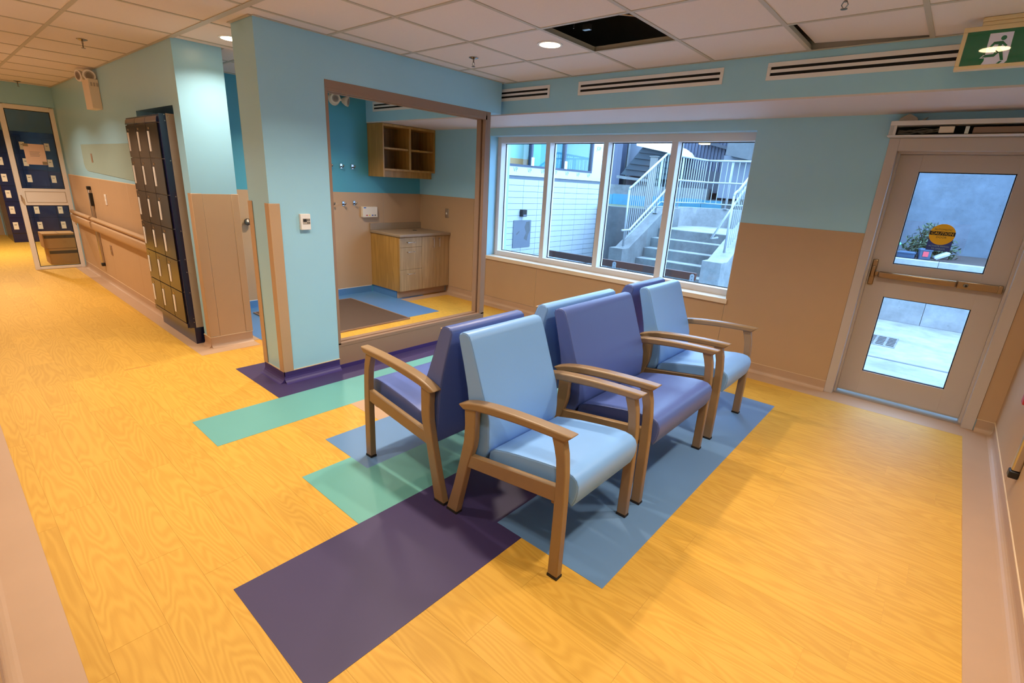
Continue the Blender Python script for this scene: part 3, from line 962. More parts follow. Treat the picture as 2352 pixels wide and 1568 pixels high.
dup(chD, (-1.908, 3.402, 0), PI, 'periwinkle armchair at the far end of the rear row, next to the window', G)

# ------------------------------------------------------------------ lockers in the niche
ly0 = 1.345
lk = thing('locker_bank', 'navy bank of eighteen box lockers standing in the wall niche', 'lockers', (-5.39, ly0 + .2, 0))
X = [-5.85, -5.549, -5.247, -4.945]
Zr = [.19, .4717, .748, 1.0125, 1.288, 1.572, 1.845]
B().box(-5.85, -4.915, ly0 + .012, 1.745, .15, 1.905).build('carcass', 'locker', lk, bevel=.002)
B().box(-5.84, -4.905, 1.39, 1.74, 0, .15).build('plinth', 'locker', lk, bevel=.001)
B().box(-5.855, -4.93, ly0, ly0 + .012, .15, .188).build('bottom_rail', 'locker', lk)
for c in range(3):
    B().prism([(ly0 - .002, 1.848), (ly0 + .004, 1.885), (ly0 + .02, 1.905), (ly0 + .012, 1.848)], 'x', X[c] + .002, X[c + 1] - .002).build('top_cap', 'locker', lk, bevel=.002)
    for r in range(6):
        a, c1, z0, z1 = X[c] + .004, X[c + 1] - .004, Zr[r] + .003, Zr[r + 1] - .003
        d = B().box(a, c1, ly0, ly0 + .012, z0, z1).build('door', 'locker_door', lk, bevel=.002)
        zz = (z0 + z1) / 2
        B().box(a + .028, a + .064, ly0 - .004, ly0, zz - .082, zz + .075).build('handle_plate', 'white', d, bevel=.002)
        B().box(a + .066, a + .078, ly0 - .002, ly0, zz - .08, zz + .07).build('handle_recess', 'steel', d, bevel=.001, seg=1)
        B().box(a + .05, a + .085, ly0 - .0015, ly0, zz + .088, zz + .105).build('number_plate', 'bronze', d)
B().box(-4.915, -4.910, ly0 + .012, ly0 + .062, .15, 1.91).build('side_flange', 'locker', lk)
B().box(-4.915, -4.906, ly0 + .06, LY + .03, .15, 1.915).build('filler_panel', 'galv', lk)
rv = B()
for z in (.20, .235, .47, .65, .76, 1.0, 1.28, 1.56, 1.86, 1.905):
    rv.lathe([(.0, .0), (.0045, .0), (.003, .004), (.0, .004)], (-4.910, ly0 + .05, z), 'x', 8)
    rv.lathe([(.0, .0), (.0045, .0), (.003, .004), (.0, .004)], (-4.906, ly0 + .075, z - .01), 'x', 8)
rv.build('rivets', 'steel', lk, kind='stuff')

# handrail on the locker wall, bars, plates
hr = thing('handrail', 'beige wall handrail running along the corridor to the lockers', 'handrail', (-7, 1.40, .69))
hp = [(LY - .005, .66), (LY - .060, .665), (LY - .078, .70), (LY - .080, .765), (LY - .070, .772), (LY - .052, .778), (LY - .052, .788), (LY - .075, .796), (LY - .082, .815), (LY - .070, .832), (LY - .045, .836), (LY - .03, .80), (LY - .005, .79)]
B().prism(hp, 'x', -8.31, -5.88).build('rail_section', 'wains', hr, bevel=.003)
B().prism(hp, 'x', -9.60, -8.42).build('rail_section', 'wains', hr, bevel=.003)
for xx in (-9.55, -8.5, -7.3, -6.1):
    B().box(xx - .03, xx + .03, LY - .006, LY, .69, .80).build('bracket', 'taupe', hr)
def opener(name, x, y, axis, z0, z1, lab):
    t = thing(name, lab, 'door opener', (x, y, z0), 'vertical touch bars')
    if axis == 'y':
        B().box(x - .025, x + .025, y - .035, y, z0 + .04, z1 - .04).build('bar', 'steel', t, bevel=.008)
        B().box(x - .028, x + .028, y - .04, y, z0, z0 + .04).build('end_cap', 'black', t, bevel=.006)
        B().box(x - .028, x + .028, y - .04, y, z1 - .04, z1).build('end_cap', 'black', t, bevel=.006)
        B().box(x + .028, x + .055, y - .035, y, z1 - .24, z1 - .08).build('cable_box', 'black', t, bevel=.004)
    else:
        B().box(x - .035, x, y - .025, y + .025, z0 + .04, z1 - .04).build('bar', 'steel', t, bevel=.008)
        B().box(x - .04, x, y - .028, y + .028, z0, z0 + .04).build('end_cap', 'black', t, bevel=.006)
        B().box(x - .04, x, y - .028, y + .028, z1 - .04, z1).build('end_cap', 'black', t, bevel=.006)
    return t
opener('touch_bar', -8.365, LY - .004, 'y', .20, 1.21, 'tall grey touch bar with black ends behind the corridor handrail')
opener('touch_bar', RX - .004, 3.42, 'x', .235, 1.25, 'grey touch bar with black end on the right wall at picture edge')
B().box(RX - .03, RX - .004, 3.86, 3.92, .50, .56).build('red_button_box', 'redp', at=(RX - .01, 3.89, .53), bevel=.006)['label'] = 'small red box low on the right wall at the picture edge'
bpy.data.objects['red_button_box']['category'] = 'wall box'
def plate(name, x0, x1, y0, y1, z0, z1, mat, lab, cat, toggles, tmat):
    t = thing(name, lab, cat, ((x0 + x1) / 2, y1, z0))
    B().box(x0, x1, y0, y1, z0, z1).build('cover', mat, t, bevel=.002)
    for q in toggles:
        B().box(*q).build('insert', tmat, t, bevel=.001, seg=1)
    return t
plate('socket_outlet', -7.67, -7.60, LY - .012, LY - .004, 1.03, 1.15, 'white', 'white double socket plate on beige wall above the corridor handrail', 'outlet', [(-7.65, -7.62, LY - .015, LY - .012, 1.10, 1.135), (-7.65, -7.62, LY - .015, LY - .012, 1.045, 1.08)], 'offwhite')
plate('socket_outlet', -7.88, -7.81, LY - .012, LY - .004, .41, .53, 'taupe', 'grey socket plate low on beige wall under the corridor handrail', 'outlet', [(-7.86, -7.83, LY - .015, LY - .012, .48, .515), (-7.86, -7.83, LY - .015, LY - .012, .425, .46)], 'bronze')
plate('switch_plate', -5.33, -5.262, W - .012, W - .004, 1.03, 1.15, 'steel', 'steel light switch plate on alcove wall above the cabinet', 'switch', [(-5.303, -5.289, W - .022, W - .012, 1.075, 1.10)], 'white')
# thin grey-green rectangle on the locker wall, darker than the paint round it
gb = thing('wall_rectangle', 'flat grey green rectangle on the corridor wall left of lockers', 'board', (-7.2, LY, 1.36))
B().prism([(-8.44, 1.705), (-5.95, 1.705), (-5.95, 1.345), (-8.30, 1.395), (-8.40, 1.42), (-8.45, 1.47)], 'y', LY - .006, LY).build('panel', PM('grey_green_rectangle', (146, 168, 160), .6, var=.02), gb, bevel=.002)
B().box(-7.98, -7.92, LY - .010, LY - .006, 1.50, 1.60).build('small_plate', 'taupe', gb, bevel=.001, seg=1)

# emergency lights
def em_heads(t, pts, base_mat_='white'):
    for (c, d) in pts:
        c = Vector(c)
        d = Vector(d).normalized()
        pr = [(.0, 0), (.028, 0), (.052, .045), (.055, .07), (.046, .072), (.0, .066)]
        q = d.to_track_quat('Z', 'Y').to_matrix().to_4x4()
        b_ = B().lathe(pr, (0, 0, 0), 'z', 18)
        b_.bm.transform(Matrix.Translation(c) @ q)
        h = b_.build('lamp_head', base_mat_, t, smooth=False)
        b_ = B().lathe([(.03, .073), (.036, .075), (.04, .073)], (0, 0, 0), 'z', 18)
        b_.bm.transform(Matrix.Translation(c) @ q)
        b_.build('lens_ring', 'galv', h)
em = thing('emergency_light', 'white emergency light box with two lamps high on corridor wall', 'emergency light', (-7.17, LY, 2.04))
B().box(-7.30, -7.034, LY - .088, LY, 2.04, 2.325).build('battery_box', 'offwhite', em, bevel=.006)
sl = B()
for k in range(3):
    sl.box(-7.034, -7.033, LY - .07 + .024 * k, LY - .055 + .024 * k, 2.255, 2.29)
sl.build('vent_slots', 'galv', em)
em_heads(em, [((-7.24, LY - .06, 2.362), (.35, -1, -.12)), ((-7.12, LY - .04, 2.362), (1, -.35, -.15))])
B().tube([(-7.24, LY - .05, 2.32), (-7.24, LY - .06, 2.37)], .012, 8).tube([(-7.12, LY - .045, 2.32), (-7.12, LY - .045, 2.37)], .012, 8).build('swivel', 'white', em)
em2 = thing('emergency_light', 'cream twin head emergency light on the teal alcove wall', 'emergency light', (BX, 3.49, 2.37))
B().lathe([(.0, 0), (.075, 0), (.06, .03), (.0, .035)], (BX, 3.45, 2.37), 'x', 20).build('base', 'offwhite', em2)
em_heads(em2, [((BX + .05, 3.44, 2.37), (1, -.55, -.15)), ((BX + .05, 3.53, 2.36), (1, .9, -.25))], 'offwhite')
B().tube([(BX + .03, 3.44, 2.37), (BX + .06, 3.53, 2.362)], .014, 8).build('swivel', 'offwhite', em2)

# thermostat on the column
th = thing('thermostat', 'white thermostat with small display on the blue column', 'thermostat', (CX, 1.79, 1.13))
B().box(CX, CX + .028, 1.754, 1.828, 1.135, 1.247).build('case', 'white', th, bevel=.004)
B().box(CX + .028, CX + .030, 1.768, 1.822, 1.175, 1.215).build('control_field', 'galv', th)
B().box(CX + .030, CX + .031, 1.770, 1.796, 1.192, 1.212).build('display', 'stickblack', th)
for yy, zz in ((1.803, 1.205), (1.815, 1.205), (1.803, 1.185), (1.815, 1.185)):
    B().box(CX + .030, CX + .0315, yy - .004, yy + .004, zz - .005, zz + .005).build('button', 'led', th)

# hooks and dispenser on the alcove back wall
hk = None
for i, (y, z, lab) in enumerate(((3.35, 1.62, 'leftmost chrome coat hook of the upper row on teal wall'), (3.50, 1.62, 'middle chrome coat hook of the upper row on teal wall'), (3.657, 1.62, 'rightmost chrome coat hook of the upper row, nearest the open shelves'),
                                 (3.355, 1.172, 'leftmost chrome coat hook of the lower row on beige wall'), (3.505, 1.172, 'middle chrome coat hook of the lower row on beige wall'), (3.66, 1.180, 'rightmost chrome coat hook of the lower row, beside the white box'))):
    if hk is None:
        h = thing('coat_hook', lab, 'hook', (BX, y, z), 'chrome coat hooks in two rows')
        B().box(BX, BX + .008, y - .018, y + .018, z - .03, z + .03).build('backplate', 'chrome', h, bevel=.004)
        B().tube([(BX + .006, y, z - .005), (BX + .035, y, z - .015), (BX + .055, y, z - .005), (BX + .06, y, z + .015)], [.008, .007, .008, .010], 10).build('prong', 'chrome', h, smooth=True)
        hk = h
    else:
        dup(hk, (BX, y, z), None, lab)
dp = thing('wall_dispenser', 'cream wall box with coloured dots beside the lower hooks', 'dispenser', (BX, 3.86, 1.0))
B().box(BX + .004, BX + .055, 3.75, 3.975, 1.002, 1.138).build('case', 'offwhite', dp, bevel=.006)
for k, (yy, mm) in enumerate(((3.81, 'redp'), (3.85, 'yellow'), (3.895, 'navy'), (3.935, 'led'))):
    B().box(BX + .055, BX + .057, yy - .012, yy + .012, 1.022, 1.036).build('dot', mm, dp)
B().box(BX + .055, BX + .057, 3.765, 3.80, 1.118, 1.132).build('badge', 'printblue', dp)
tag(B().lathe([(.0, .0), (.018, .0), (.016, .02), (.034, .032), (.038, .05), (.03, .066), (.0, .07)], (BX, 2.31, .975), 'x', 20).build('round_valve', 'dsteel', at=(BX, 2.31, .975), smooth=True), 'round grey metal knob on beige wall in gap beside column', 'knob')
B().box(BX + .004, BX + .006, 2.10, 2.13, 1.0, 1.30).build('dark_strip', 'taupe', wb)

# ------------------------------------------------------------------ alcove cabinets
cabx = BX + .0065
uc = thing('open_wall_shelf', 'oak open wall cabinet with four pigeonholes under the soffit', 'shelf', (BX + .16, 4.3, 1.51))
x0, x1, y0, y1, z0, z1 = cabx, BX + .335, 3.884, 4.722, 1.60, SZ - .004
B().box(x0, x1, y0, y0 + .019, 1.52, z1).build('side_panel', 'cab_side', uc, bevel=.001, seg=1)
B().box(x0, x1, y1 - .019, y1, z0, z1).build('side_panel', 'cab_side', uc, bevel=.001, seg=1)
B().box(x0, x1, y0 + .019, y1 - .019, z1 - .03, z1).build('top_panel', 'cab_side', uc, bevel=.001, seg=1)
B().box(x0, x1, y0 + .019, y1 - .019, z0, z0 + .025).build('bottom_panel', 'cab_side', uc, bevel=.001, seg=1)
ym = (y0 + y1) / 2
B().box(x0, x1, ym - .016, ym + .016, z0 + .025, z1 - .03).build('divider', 'cab_side', uc, bevel=.001, seg=1)
B().box(x0, x0 + .012, y0 + .019, y1 - .019, z0 + .025, z1 - .03).build('back_panel', 'cab_in', uc)
for a, c in ((y0 + .019, ym - .016), (ym + .016, y1 - .019)):
    B().box(x0 + .012, x1 - .02, a, c, 1.855, 1.877).build('shelf_board', 'cab_side', uc, bevel=.001, seg=1)
    for yy in (a + .004, c - .008):
        pass
    B().box(x0 + .012, x0 + .014, (a + c) / 2 - .002, (a + c) / 2 + .002, z0 + .025, z1 - .03).build('shelf_track', 'steel', uc)
B().box(x0, x1 - .075, y0 + .019, y1, 1.52, 1.60).build('light_valance', 'cab_side', uc, bevel=.001, seg=1)

lc = thing('base_cabinet', 'oak base cabinet with three drawers and a door below the worktop', 'cabinet', (BX + .3, 4.3, 0))
xf = -5.245
y0, y1, zb, zt = 3.887, 4.722, .098, .80
B().box(cabx, xf - .02, y0, y1, zb, zt).build('carcass', 'cab_side', lc, bevel=.001, seg=1)
B().box(cabx, xf - .075, y0 + .02, y1, .0, zb).build('plinth', 'cove', lc, bevel=.004)
B().box(cabx, xf - .10, y0 + .012, y0 + .02, .0, zb - .004).build('side_plinth', 'blue2', lc)
yd = y0 + .355
zs = [zb + .004, .385, .672, zt - .004]
for k in range(3):
    d = B().box(xf - .019, xf, y0 + .002, yd - .002, zs[k] + .0015, zs[k + 1] - .0015).build('drawer', 'cab_front', lc, bevel=.001, seg=1)
    hz = (zs[k] + zs[k + 1]) / 2 + (.0 if k == 2 else .085)
    ya, yb_ = y0 + .115, y0 + .225
    B().tube([(xf - .001, ya, hz), (xf + .028, ya, hz), (xf + .028, yb_, hz), (xf - .001, yb_, hz)], .0045, 8).build('handle', 'steel', d)
for a, c, hy in ((yd, (yd + y1) / 2, (yd + y1) / 2 - .05), ((yd + y1) / 2, y1 - .004, (yd + y1) / 2 + .05)):
    d = B().box(xf - .019, xf, a + .0015, c - .0015, zb + .004, zt - .004).build('door', 'cab_front', lc, bevel=.001, seg=1)
    B().tube([(xf - .001, hy, .655), (xf + .026, hy, .655), (xf + .026, hy, .765), (xf - .001, hy, .765)], .0045, 8).build('handle', 'steel', d)
wt = thing('worktop', 'taupe laminate worktop with upstand on the alcove base cabinet', 'worktop', (BX + .3, 4.3, .80))
B().box(cabx, xf + .025, y0 - .012, y1, .802, .838).build('slab', 'counter', wt, bevel=.008, seg=3)
B().box(cabx, cabx + .02, y0 - .012, y1, .838, .925).build('upstand', 'counter', wt, bevel=.003)
B().lathe([(.0, .0), (.03, .0), (.028, .004), (.0, .004)], (-5.62, 4.42, .838), 'z', 20).build('cable_grommet', 'black', wt)

# weigh platform in the alcove floor
pf = thing('floor_platform', 'dark brown square platform set into the blue alcove floor', 'platform', (-5.03, 2.8, .002))
B().box(-5.63, -4.43, 2.20, 3.39, .0015, .014).build('deck', 'mat_dark', pf, bevel=.003)
B().box(-5.642, -4.418, 2.188, 2.20, .0015, .016).box(-5.642, -4.418, 3.39, 3.402, .0015, .016).box(-5.642, -5.63, 2.20, 3.39, .0015, .016).box(-4.43, -4.418, 2.20, 3.39, .0015, .016).build('rim', 'taupe', pf)
B().box(-5.66, -5.642, 2.19, 3.41, .0013, .01).build('edge_strip', 'white', pf)

# ------------------------------------------------------------------ glazed screen at the end of the corridor
gd = root('door_2')
gx_ = EX - .005
def rect_frame(y0, y1, z0, z1):
    return B().box(EX - .05, EX, y0, y0 + .05, z0, z1), B().box(EX - .05, EX, y1 - .046, y1, z0, z1)
B().box(EX - .05, EX, .882, .935, 0, 2.16).build('door_stile', 'white', gd, bevel=.002)
B().box(EX - .05, EX, 1.384, 1.432, 0, 2.16).build('door_stile', 'white', gd, bevel=.002)
B().box(EX - .05, EX, .935, 1.384, 2.11, 2.165).build('door_rail', 'white', gd, bevel=.002)
B().box(EX - .05, EX, .935, 1.384, 0.002, .04).build('door_rail', 'white', gd, bevel=.002)
mr_ = B().box(EX - .05, EX, .935, 1.384, .888, 1.11).build('door_rail', 'white', gd, bevel=.002)
B().box(EX - .001, EX + .004, .955, 1.372, .925, .93).box(EX - .001, EX + .004, .955, 1.372, 1.068, 1.073).box(EX - .001, EX + .004, .952, .957, .925, 1.073).box(EX - .001, EX + .004, 1.37, 1.375, .925, 1.073).build('panel_groove', 'galv', gd)
B().box(EX - .03, EX - .022, .935, 1.384, 1.11, 2.11).build('door_pane', 'glass', gd)
B().box(EX - .03, EX - .022, .935, 1.384, .04, .888).build('door_pane', 'glass', gd)
for q in ((1.11, 2.11), (.04, .888)):
    g = B().box(EX - .021, EX - .014, .935, .943, *q).box(EX - .021, EX - .014, 1.376, 1.384, *q).box(EX - .021, EX - .014, .943, 1.376, q[0], q[0] + .008).box(EX - .021, EX - .014, .943, 1.376, q[1] - .008, q[1])
    g.build('glazing_gasket', 'gasket', gd)
gd3 = root('door_3')
B().box(EX - .05, EX, .05, .10, 0, 2.16).build('frame_jamb', 'white', gd3, bevel=.002)
B().box(EX - .05, EX, .10, .882, 2.11, 2.165).build('frame_head', 'white', gd3, bevel=.002)
B().box(EX - .09, EX - .052, .90, .925, .93, 1.05).tube([(EX + .0, .905, 1.02), (EX + .05, .905, 1.02), (EX + .05, .905, .95), (EX + .0, .905, .95)], .007, 8).build('handle', 'steel', gd)
nt_ = thing('paper_notice', 'pale paper notice taped to the glass of corridor door', 'notice', (EX - .02, 1.15, 1.42))
B().box(EX - .0215, EX - .0205, 1.045, 1.255, 1.425, 1.69).build('sheet', 'paper', nt_)
for k in range(4):
    B().box(EX - .0205, EX - .0202, 1.095, 1.20 - .01 * (k % 2), 1.585 - .018 * k, 1.591 - .018 * k).build('text_line', 'ink', nt_)
B().box(EX - .0205, EX - .0199, 1.042, 1.095, 1.655, 1.692).build('tape', 'bronze', nt_)
B().box(EX - .0205, EX - .0199, 1.205, 1.257, 1.43, 1.468).build('tape', 'bronze', nt_)
# lockers in the far room
fk = thing('locker_bank', 'navy lockers with white tags in the room past the glazed door', 'lockers', (-13.6, 1.5, 0))
B().box(-13.88, -12.953, .985, 2.0, .0, 1.94).build('carcass', 'locker', fk, bevel=.002)
for c in range(3):
    for r in range(6):
        ya, yb_ = .99 + .335 * c, .99 + .335 * (c + 1)
        za = .165 + .28 * r
        d = B().box(-12.953, -12.943, ya + .003, yb_ - .003, za + .003, za + .277).build('door', 'locker', fk, bevel=.001, seg=1)
        yc = ya + .06 if c == 0 else ya + .055
        B().box(-12.943, -12.940, yc - .028, yc + .04, za + .07, za + .20).build('tag_plate', 'offwhite', d)
        B().box(-12.940, -12.9385, yc - .012, yc + .02, za + .15, za + .158).build('tag_slot', 'black', d)
cbx = []
for (z0, z1, y0, y1, lab) in ((.0, .235, 1.10, 1.47, 'lower brown cardboard box behind the glazed corridor door'), (.237, .455, 1.07, 1.45, 'upper brown cardboard box with dark tape behind glazed corridor door')):
    t = thing('cardboard_box', lab, 'box', (-10.2, (y0 + y1) / 2, z0), 'stacked cardboard boxes')
    B().box(-10.42, -10.05, y0, y1, z0, z1 - .002).build('carton', 'card', t, bevel=.003)
    B().box(-10.05, -10.048, y0 + .01, y1 - .01, (z0 + z1) / 2 + .04, (z0 + z1) / 2 + .085).build('tape_strip', 'tape', t)
    B().box(-10.42, -10.05, (y0 + y1) / 2 - .003, (y0 + y1) / 2 + .003, z1 - .002, z1 - .001).build('flap_seam', 'tape', t)


# ------------------------------------------------------------------ outdoors
GZ = -.02
gr = B().box(-9, 6, WX, 10.6, GZ - .3, GZ).build('ground', 'conc_l', kind='structure')
B().box(-3.0, 3.0, 6.33, 6.372, GZ, GZ + .003).build('drain_channel', 'conc_d', gr)
dg = thing('drain_grate', 'square iron drain grate in pale paving outside the door', 'drain grate', (-.36, 7.2, GZ))
B().box(-.52, -.20, 6.93, 7.5, GZ, GZ + .004).build('rim', 'conc', dg)
for c in range(3):
    for k in range(6):
        B().box(-.49 + .10 * c, -.415 + .10 * c, 6.99 + .08 * k, 7.035 + .08 * k, GZ + .0035, GZ + .006).build('slot', 'black', dg)

# white block wing of the building
wv = thing('block_wing_wall', 'white stack bond block wing seen through the left window panes', 'wall', (-5.75, 7.2, 0))
B().box(-6.2, -5.755, WX, 9.30, GZ, 1.68).build('backing', 'mortar', wv)
blk = None
for r in range(17):
    for c in range(9):
        y1 = 9.30 - .4055 * c
        z1 = 1.70 - .1 * r
        if z1 > 1.69:
            continue
        if blk is None:
            me = B().box(-.012, 0, -.199, .199, -.0468, .0468).mesh('block')
            me.materials.append(M['block'])
            blk = me
        o = bpy.data.objects.new('block', blk)
        COL.objects.link(o)
        o.parent = wv
        o.location = (0, y1 - .203 - 7.2, z1 - .05)
B().box(-5.80, -5.742, 6.3, 9.30, 1.655, 1.80).build('membrane_band', 'membrane', wv)
B().box(-5.80, -5.740, 8.94, 9.30, 1.70, 3.2).build('membrane_post', 'membrane', wv)
B().box(-5.83, -5.76, 9.30, 9.42, 1.60, 3.2).build('blue_edge', 'hoarding', wv)
for k in range(7):
    y = 6.62 + .37 * k
    text_obj('membrane_print', 'VP', 'printblue', .10, wv, (-5.741, y, 1.745), Euler((PI / 2, 0, PI / 2)), .0005)
text_obj('membrane_print', 'JOP', 'printblue', .10, wv, (-5.738, 9.13, 2.27), Euler((PI / 2, 0, PI / 2)), .0005)
# strip window of the wing
sw = thing('strip_window', 'dark framed strip window above the white block wing', 'window', (-5.76, 7.7, 1.81))
B().box(-5.80, -5.735, 6.2, 8.94, 1.80, 1.835).build('bottom_frame', 'siding', sw)
B().box(-5.80, -5.735, 6.2, 8.94, 2.9, 2.94).build('top_frame', 'siding', sw)
for y in (7.03, 8.0, 8.92):
    B().box(-5.80, -5.735, y - .02, y + .025, 1.835, 2.9).build('mullion', 'siding', sw)
for a, c in ((6.2, 7.01), (7.055, 7.98), (8.025, 8.90)):
    B().box(-5.775, -5.77, a, c, 1.835, 2.9).build('window_pane', 'glass_ext', sw)
la = bpy.data.lights.new('wing_room_lamp', 'AREA')
la.size = 1.0
la.energy = 60
la.color = (1.0, .86, .66)
lo_ = bpy.data.objects.new('wing_room_lamp', la)
COL.objects.link(lo_)
lo_.location = (-6.5, 7.6, 2.98)
B().box(-7.3, -5.8, WX + .05, 9.3, 3.0, 3.1).box(-7.3, -5.8, WX + .02, WX + .1, 1.66, 3.0).box(-7.3, -5.8, 9.25, 9.3, 1.66, 3.0).build('inner_shell', 'paint', sw)
B().box(-7.6, -5.8, WX + .1, 9.25, 1.66, 1.68).build('inner_floor', 'plank', sw)
B().box(-7.2, -7.18, 5.2, 9.25, 1.68, 2.02).build('inner_wainscot', 'wains', sw)
B().box(-7.22, -7.20, 5.2, 9.25, 1.68, 3.0).build('inner_wall', 'paint', sw)
B().box(-6.9, -6.6, 8.35, 9.2, 1.68, 3.0).build('inner_teal_wall', 'paint_dark', sw)
for y in (7.04, 8.02):
    tag(B().box(-5.735, -5.715, y - .03, y + .03, 1.83, 1.965).build('white_bracket', 'white', sw), 'x', 'x')
for o in sw.children:
    if o.name.startswith('white_bracket'):
        del o['label'], o['category']
wp = thing('access_panel', 'grey metal access panel with dark stain on white block wall', 'panel', (-5.735, 6.87, .45))
B().box(-5.745, -5.735, 6.64, 7.115, .45, .92).build('plate', 'siding_l', wp, bevel=.002)
B().prism([(6.93, .60), (6.99, .70), (6.94, .80), (6.98, .89), (7.07, .90), (7.09, .74), (7.04, .66), (7.02, .56)], 'x', -5.7349, -5.7338).prism([(6.72, .69), (6.80, .74), (6.80, .72), (6.73, .67)], 'x', -5.7349, -5.7338).build('stain', 'conc_d', wp)
wl_ = thing('wall_lamp', 'small dark box lamp on white wall above the grey panel', 'lamp', (-5.735, 6.85, .98))
B().box(-5.74, -5.67, 6.79, 6.905, .985, 1.10).build('housing', 'dark', wl_, bevel=.004)
B().box(-5.67, -5.667, 6.805, 6.89, .995, 1.02).build('lens', 'siding_l', wl_)
# block jamb outside the left end of the window
jb = root('trim_2')
for r in range(15):
    B().box(-4.62, -4.545, 4.998, WX + .012, .62 + .1 * r, .712 + .1 * r).build('block', 'block', jb)

# timber rail near the window
tr = thing('timber_rail', 'reddish timber rail on rounded metal brackets outside the window', 'rail', (-3.6, 7.06, GZ))
B().box(-5.40, -2.62, 7.04, 7.085, .345, .45).build('plank', 'timber', tr, bevel=.004)
for x in (-3.93, -2.665):
    pts = [(x - .03, GZ)] + [(x - .03, .40)] + [(x + .032 * math.cos(math.radians(a)), .402 + .032 * math.sin(math.radians(a))) for a in range(170, 0, -20)] + [(x + .03, .40), (x + .03, GZ)]
    B().prism(pts, 'y', 7.028, 7.04).build('bracket', 'railw', tr)
    for z in (.40, .355):
        B().lathe([(.0, -.003), (.006, -.003), (.006, 0), (.0, 0)], (x + .004, 7.028, z), 'y', 8).build('bolt', 'dark', tr)

# concrete stair
stc = thing('concrete_stair', 'concrete stair rising to a landing outside the window', 'stairs', (-3.6, 8.27, GZ))
XL, XR = -4.33, -2.915
for k in range(5):
    y0 = 8.27 + .265 * k - .02
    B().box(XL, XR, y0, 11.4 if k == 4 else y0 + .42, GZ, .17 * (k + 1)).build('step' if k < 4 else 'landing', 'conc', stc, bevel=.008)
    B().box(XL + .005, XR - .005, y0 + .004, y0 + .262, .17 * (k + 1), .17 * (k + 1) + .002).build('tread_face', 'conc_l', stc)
B().box(XL - .27, XR + .29, 9.5, 11.4, .70, .851).build('landing_slab', 'conc_l', stc)
pl = [(7.98, GZ), (7.98, .53), (8.20, .53), (9.55, 1.215), (10.2, 1.215), (10.2, GZ)]
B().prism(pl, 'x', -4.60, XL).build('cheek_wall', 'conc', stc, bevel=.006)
pl = [(8.0, GZ), (8.0, .52), (8.25, .52), (9.5, 1.10), (10.6, 1.10), (10.6, GZ)]
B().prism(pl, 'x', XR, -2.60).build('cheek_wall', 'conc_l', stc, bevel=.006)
# curved landing wall
cw_pts = [(-4.60, 9.6), (-4.50, 10.4), (-4.30, 11.0), (-4.05, 11.25), (-3.6, 11.28), (-2.62, 11.15)]
b = B()
inner = [Vector((p[0], p[1], 0)) for p in cw_pts]
outer = [Vector((p[0] - (.22 if i < 3 else .08), p[1] + (0.05 if i < 3 else .22), 0)) for i, p in enumerate(cw_pts)]
for i in range(len(inner) - 1):
    q = [inner[i], inner[i + 1], outer[i + 1], outer[i]]
    b.prism([(v.x, v.y) for v in q], 'z', .7, 1.235)
b.build('landing_wall', 'conc_l', stc)

# upper terrace and retaining walls
ut = root('trim_3')
B().box(-12, -4.82, 9.42, 16, GZ, 1.10).box(-4.82, 3.5, 11.5, 16, GZ, 1.12).build('upper_ground', 'grass', ut)
tag(B().box(-5.75, -4.60, 9.30, 9.42, GZ, 1.185).build('retaining_wall', 'conc_d', at=(-5.2, 9.36, 0)), 'grey concrete retaining wall between white block wing and stair', 'wall')
rw = thing('concrete_planter', 'long pale concrete planter wall facing the exterior door', 'planter', (-.5, 8.6, GZ))
for a, c in ((-2.60, -1.30), (-1.296, -.062), (-.058, 1.2), (1.204, 3.2)):
    B().box(a, c, 8.60, 8.75, GZ, .84).build('panel', 'conc_l', rw, bevel=.004)
B().box(-2.6, 3.2, 8.75, 10.39, GZ, .832).build('soil', 'soil', rw)
rb_ = B().box(-2.6, 3.2, 10.4, 10.6, GZ, 3.4).build('rendered_wall', concrete_mat('blue_grey_rendered_wall', (76, 86, 97), contrast=.42, s=2.6), at=(.3, 10.5, GZ))
tag(rb_, 'tall blue grey rendered wall behind the planter', 'wall')
# shrubs and litter in the planter
def shrub(x, y, z, r, h, n, lab):
    b = B()
    for _ in range(n):
        a, e = random.uniform(0, 2 * PI), random.uniform(.25, 1.35)
        rr = r * random.uniform(.35, 1)
        c = Vector((x + rr * math.cos(a) * math.cos(e), y + rr * math.sin(a) * math.cos(e) * .8, z + h * random.uniform(.1, 1) * math.sin(e)))
        d = Vector((random.uniform(-1, 1), random.uniform(-1, 1), random.uniform(-.2, 1))).normalized()
        s = d.cross(Vector((random.uniform(-1, 1), random.uniform(-1, 1), random.uniform(-1, 1)))).normalized()
        l, w = random.uniform(.03, .06), random.uniform(.008, .015)
        b.poly([c - d * l, c + s * w, c + d * l, c - s * w])
    t = thing('shrub', lab, 'shrub', (x, y, z))
    b.build('foliage', 'leaf', t, kind='stuff')
    st_ = B()
    for k in range(6):
        a = 2 * PI * k / 6
        st_.tube([(x, y, z), (x + r * .3 * math.cos(a), y + r * .3 * math.sin(a), z + h * .5), (x + r * .55 * math.cos(a + .3), y + r * .5 * math.sin(a + .3), z + h * .85)], [.008, .006, .003], 5)
    st_.build('stems', 'soil', t)
shrub(-.22, 9.35, .833, .36, .50, 1100, 'leafy green shrub in the planter behind the caution sticker')
shrub(-.78, 9.7, .833, .22, .30, 400, 'small shrub at the left edge of the door glass')
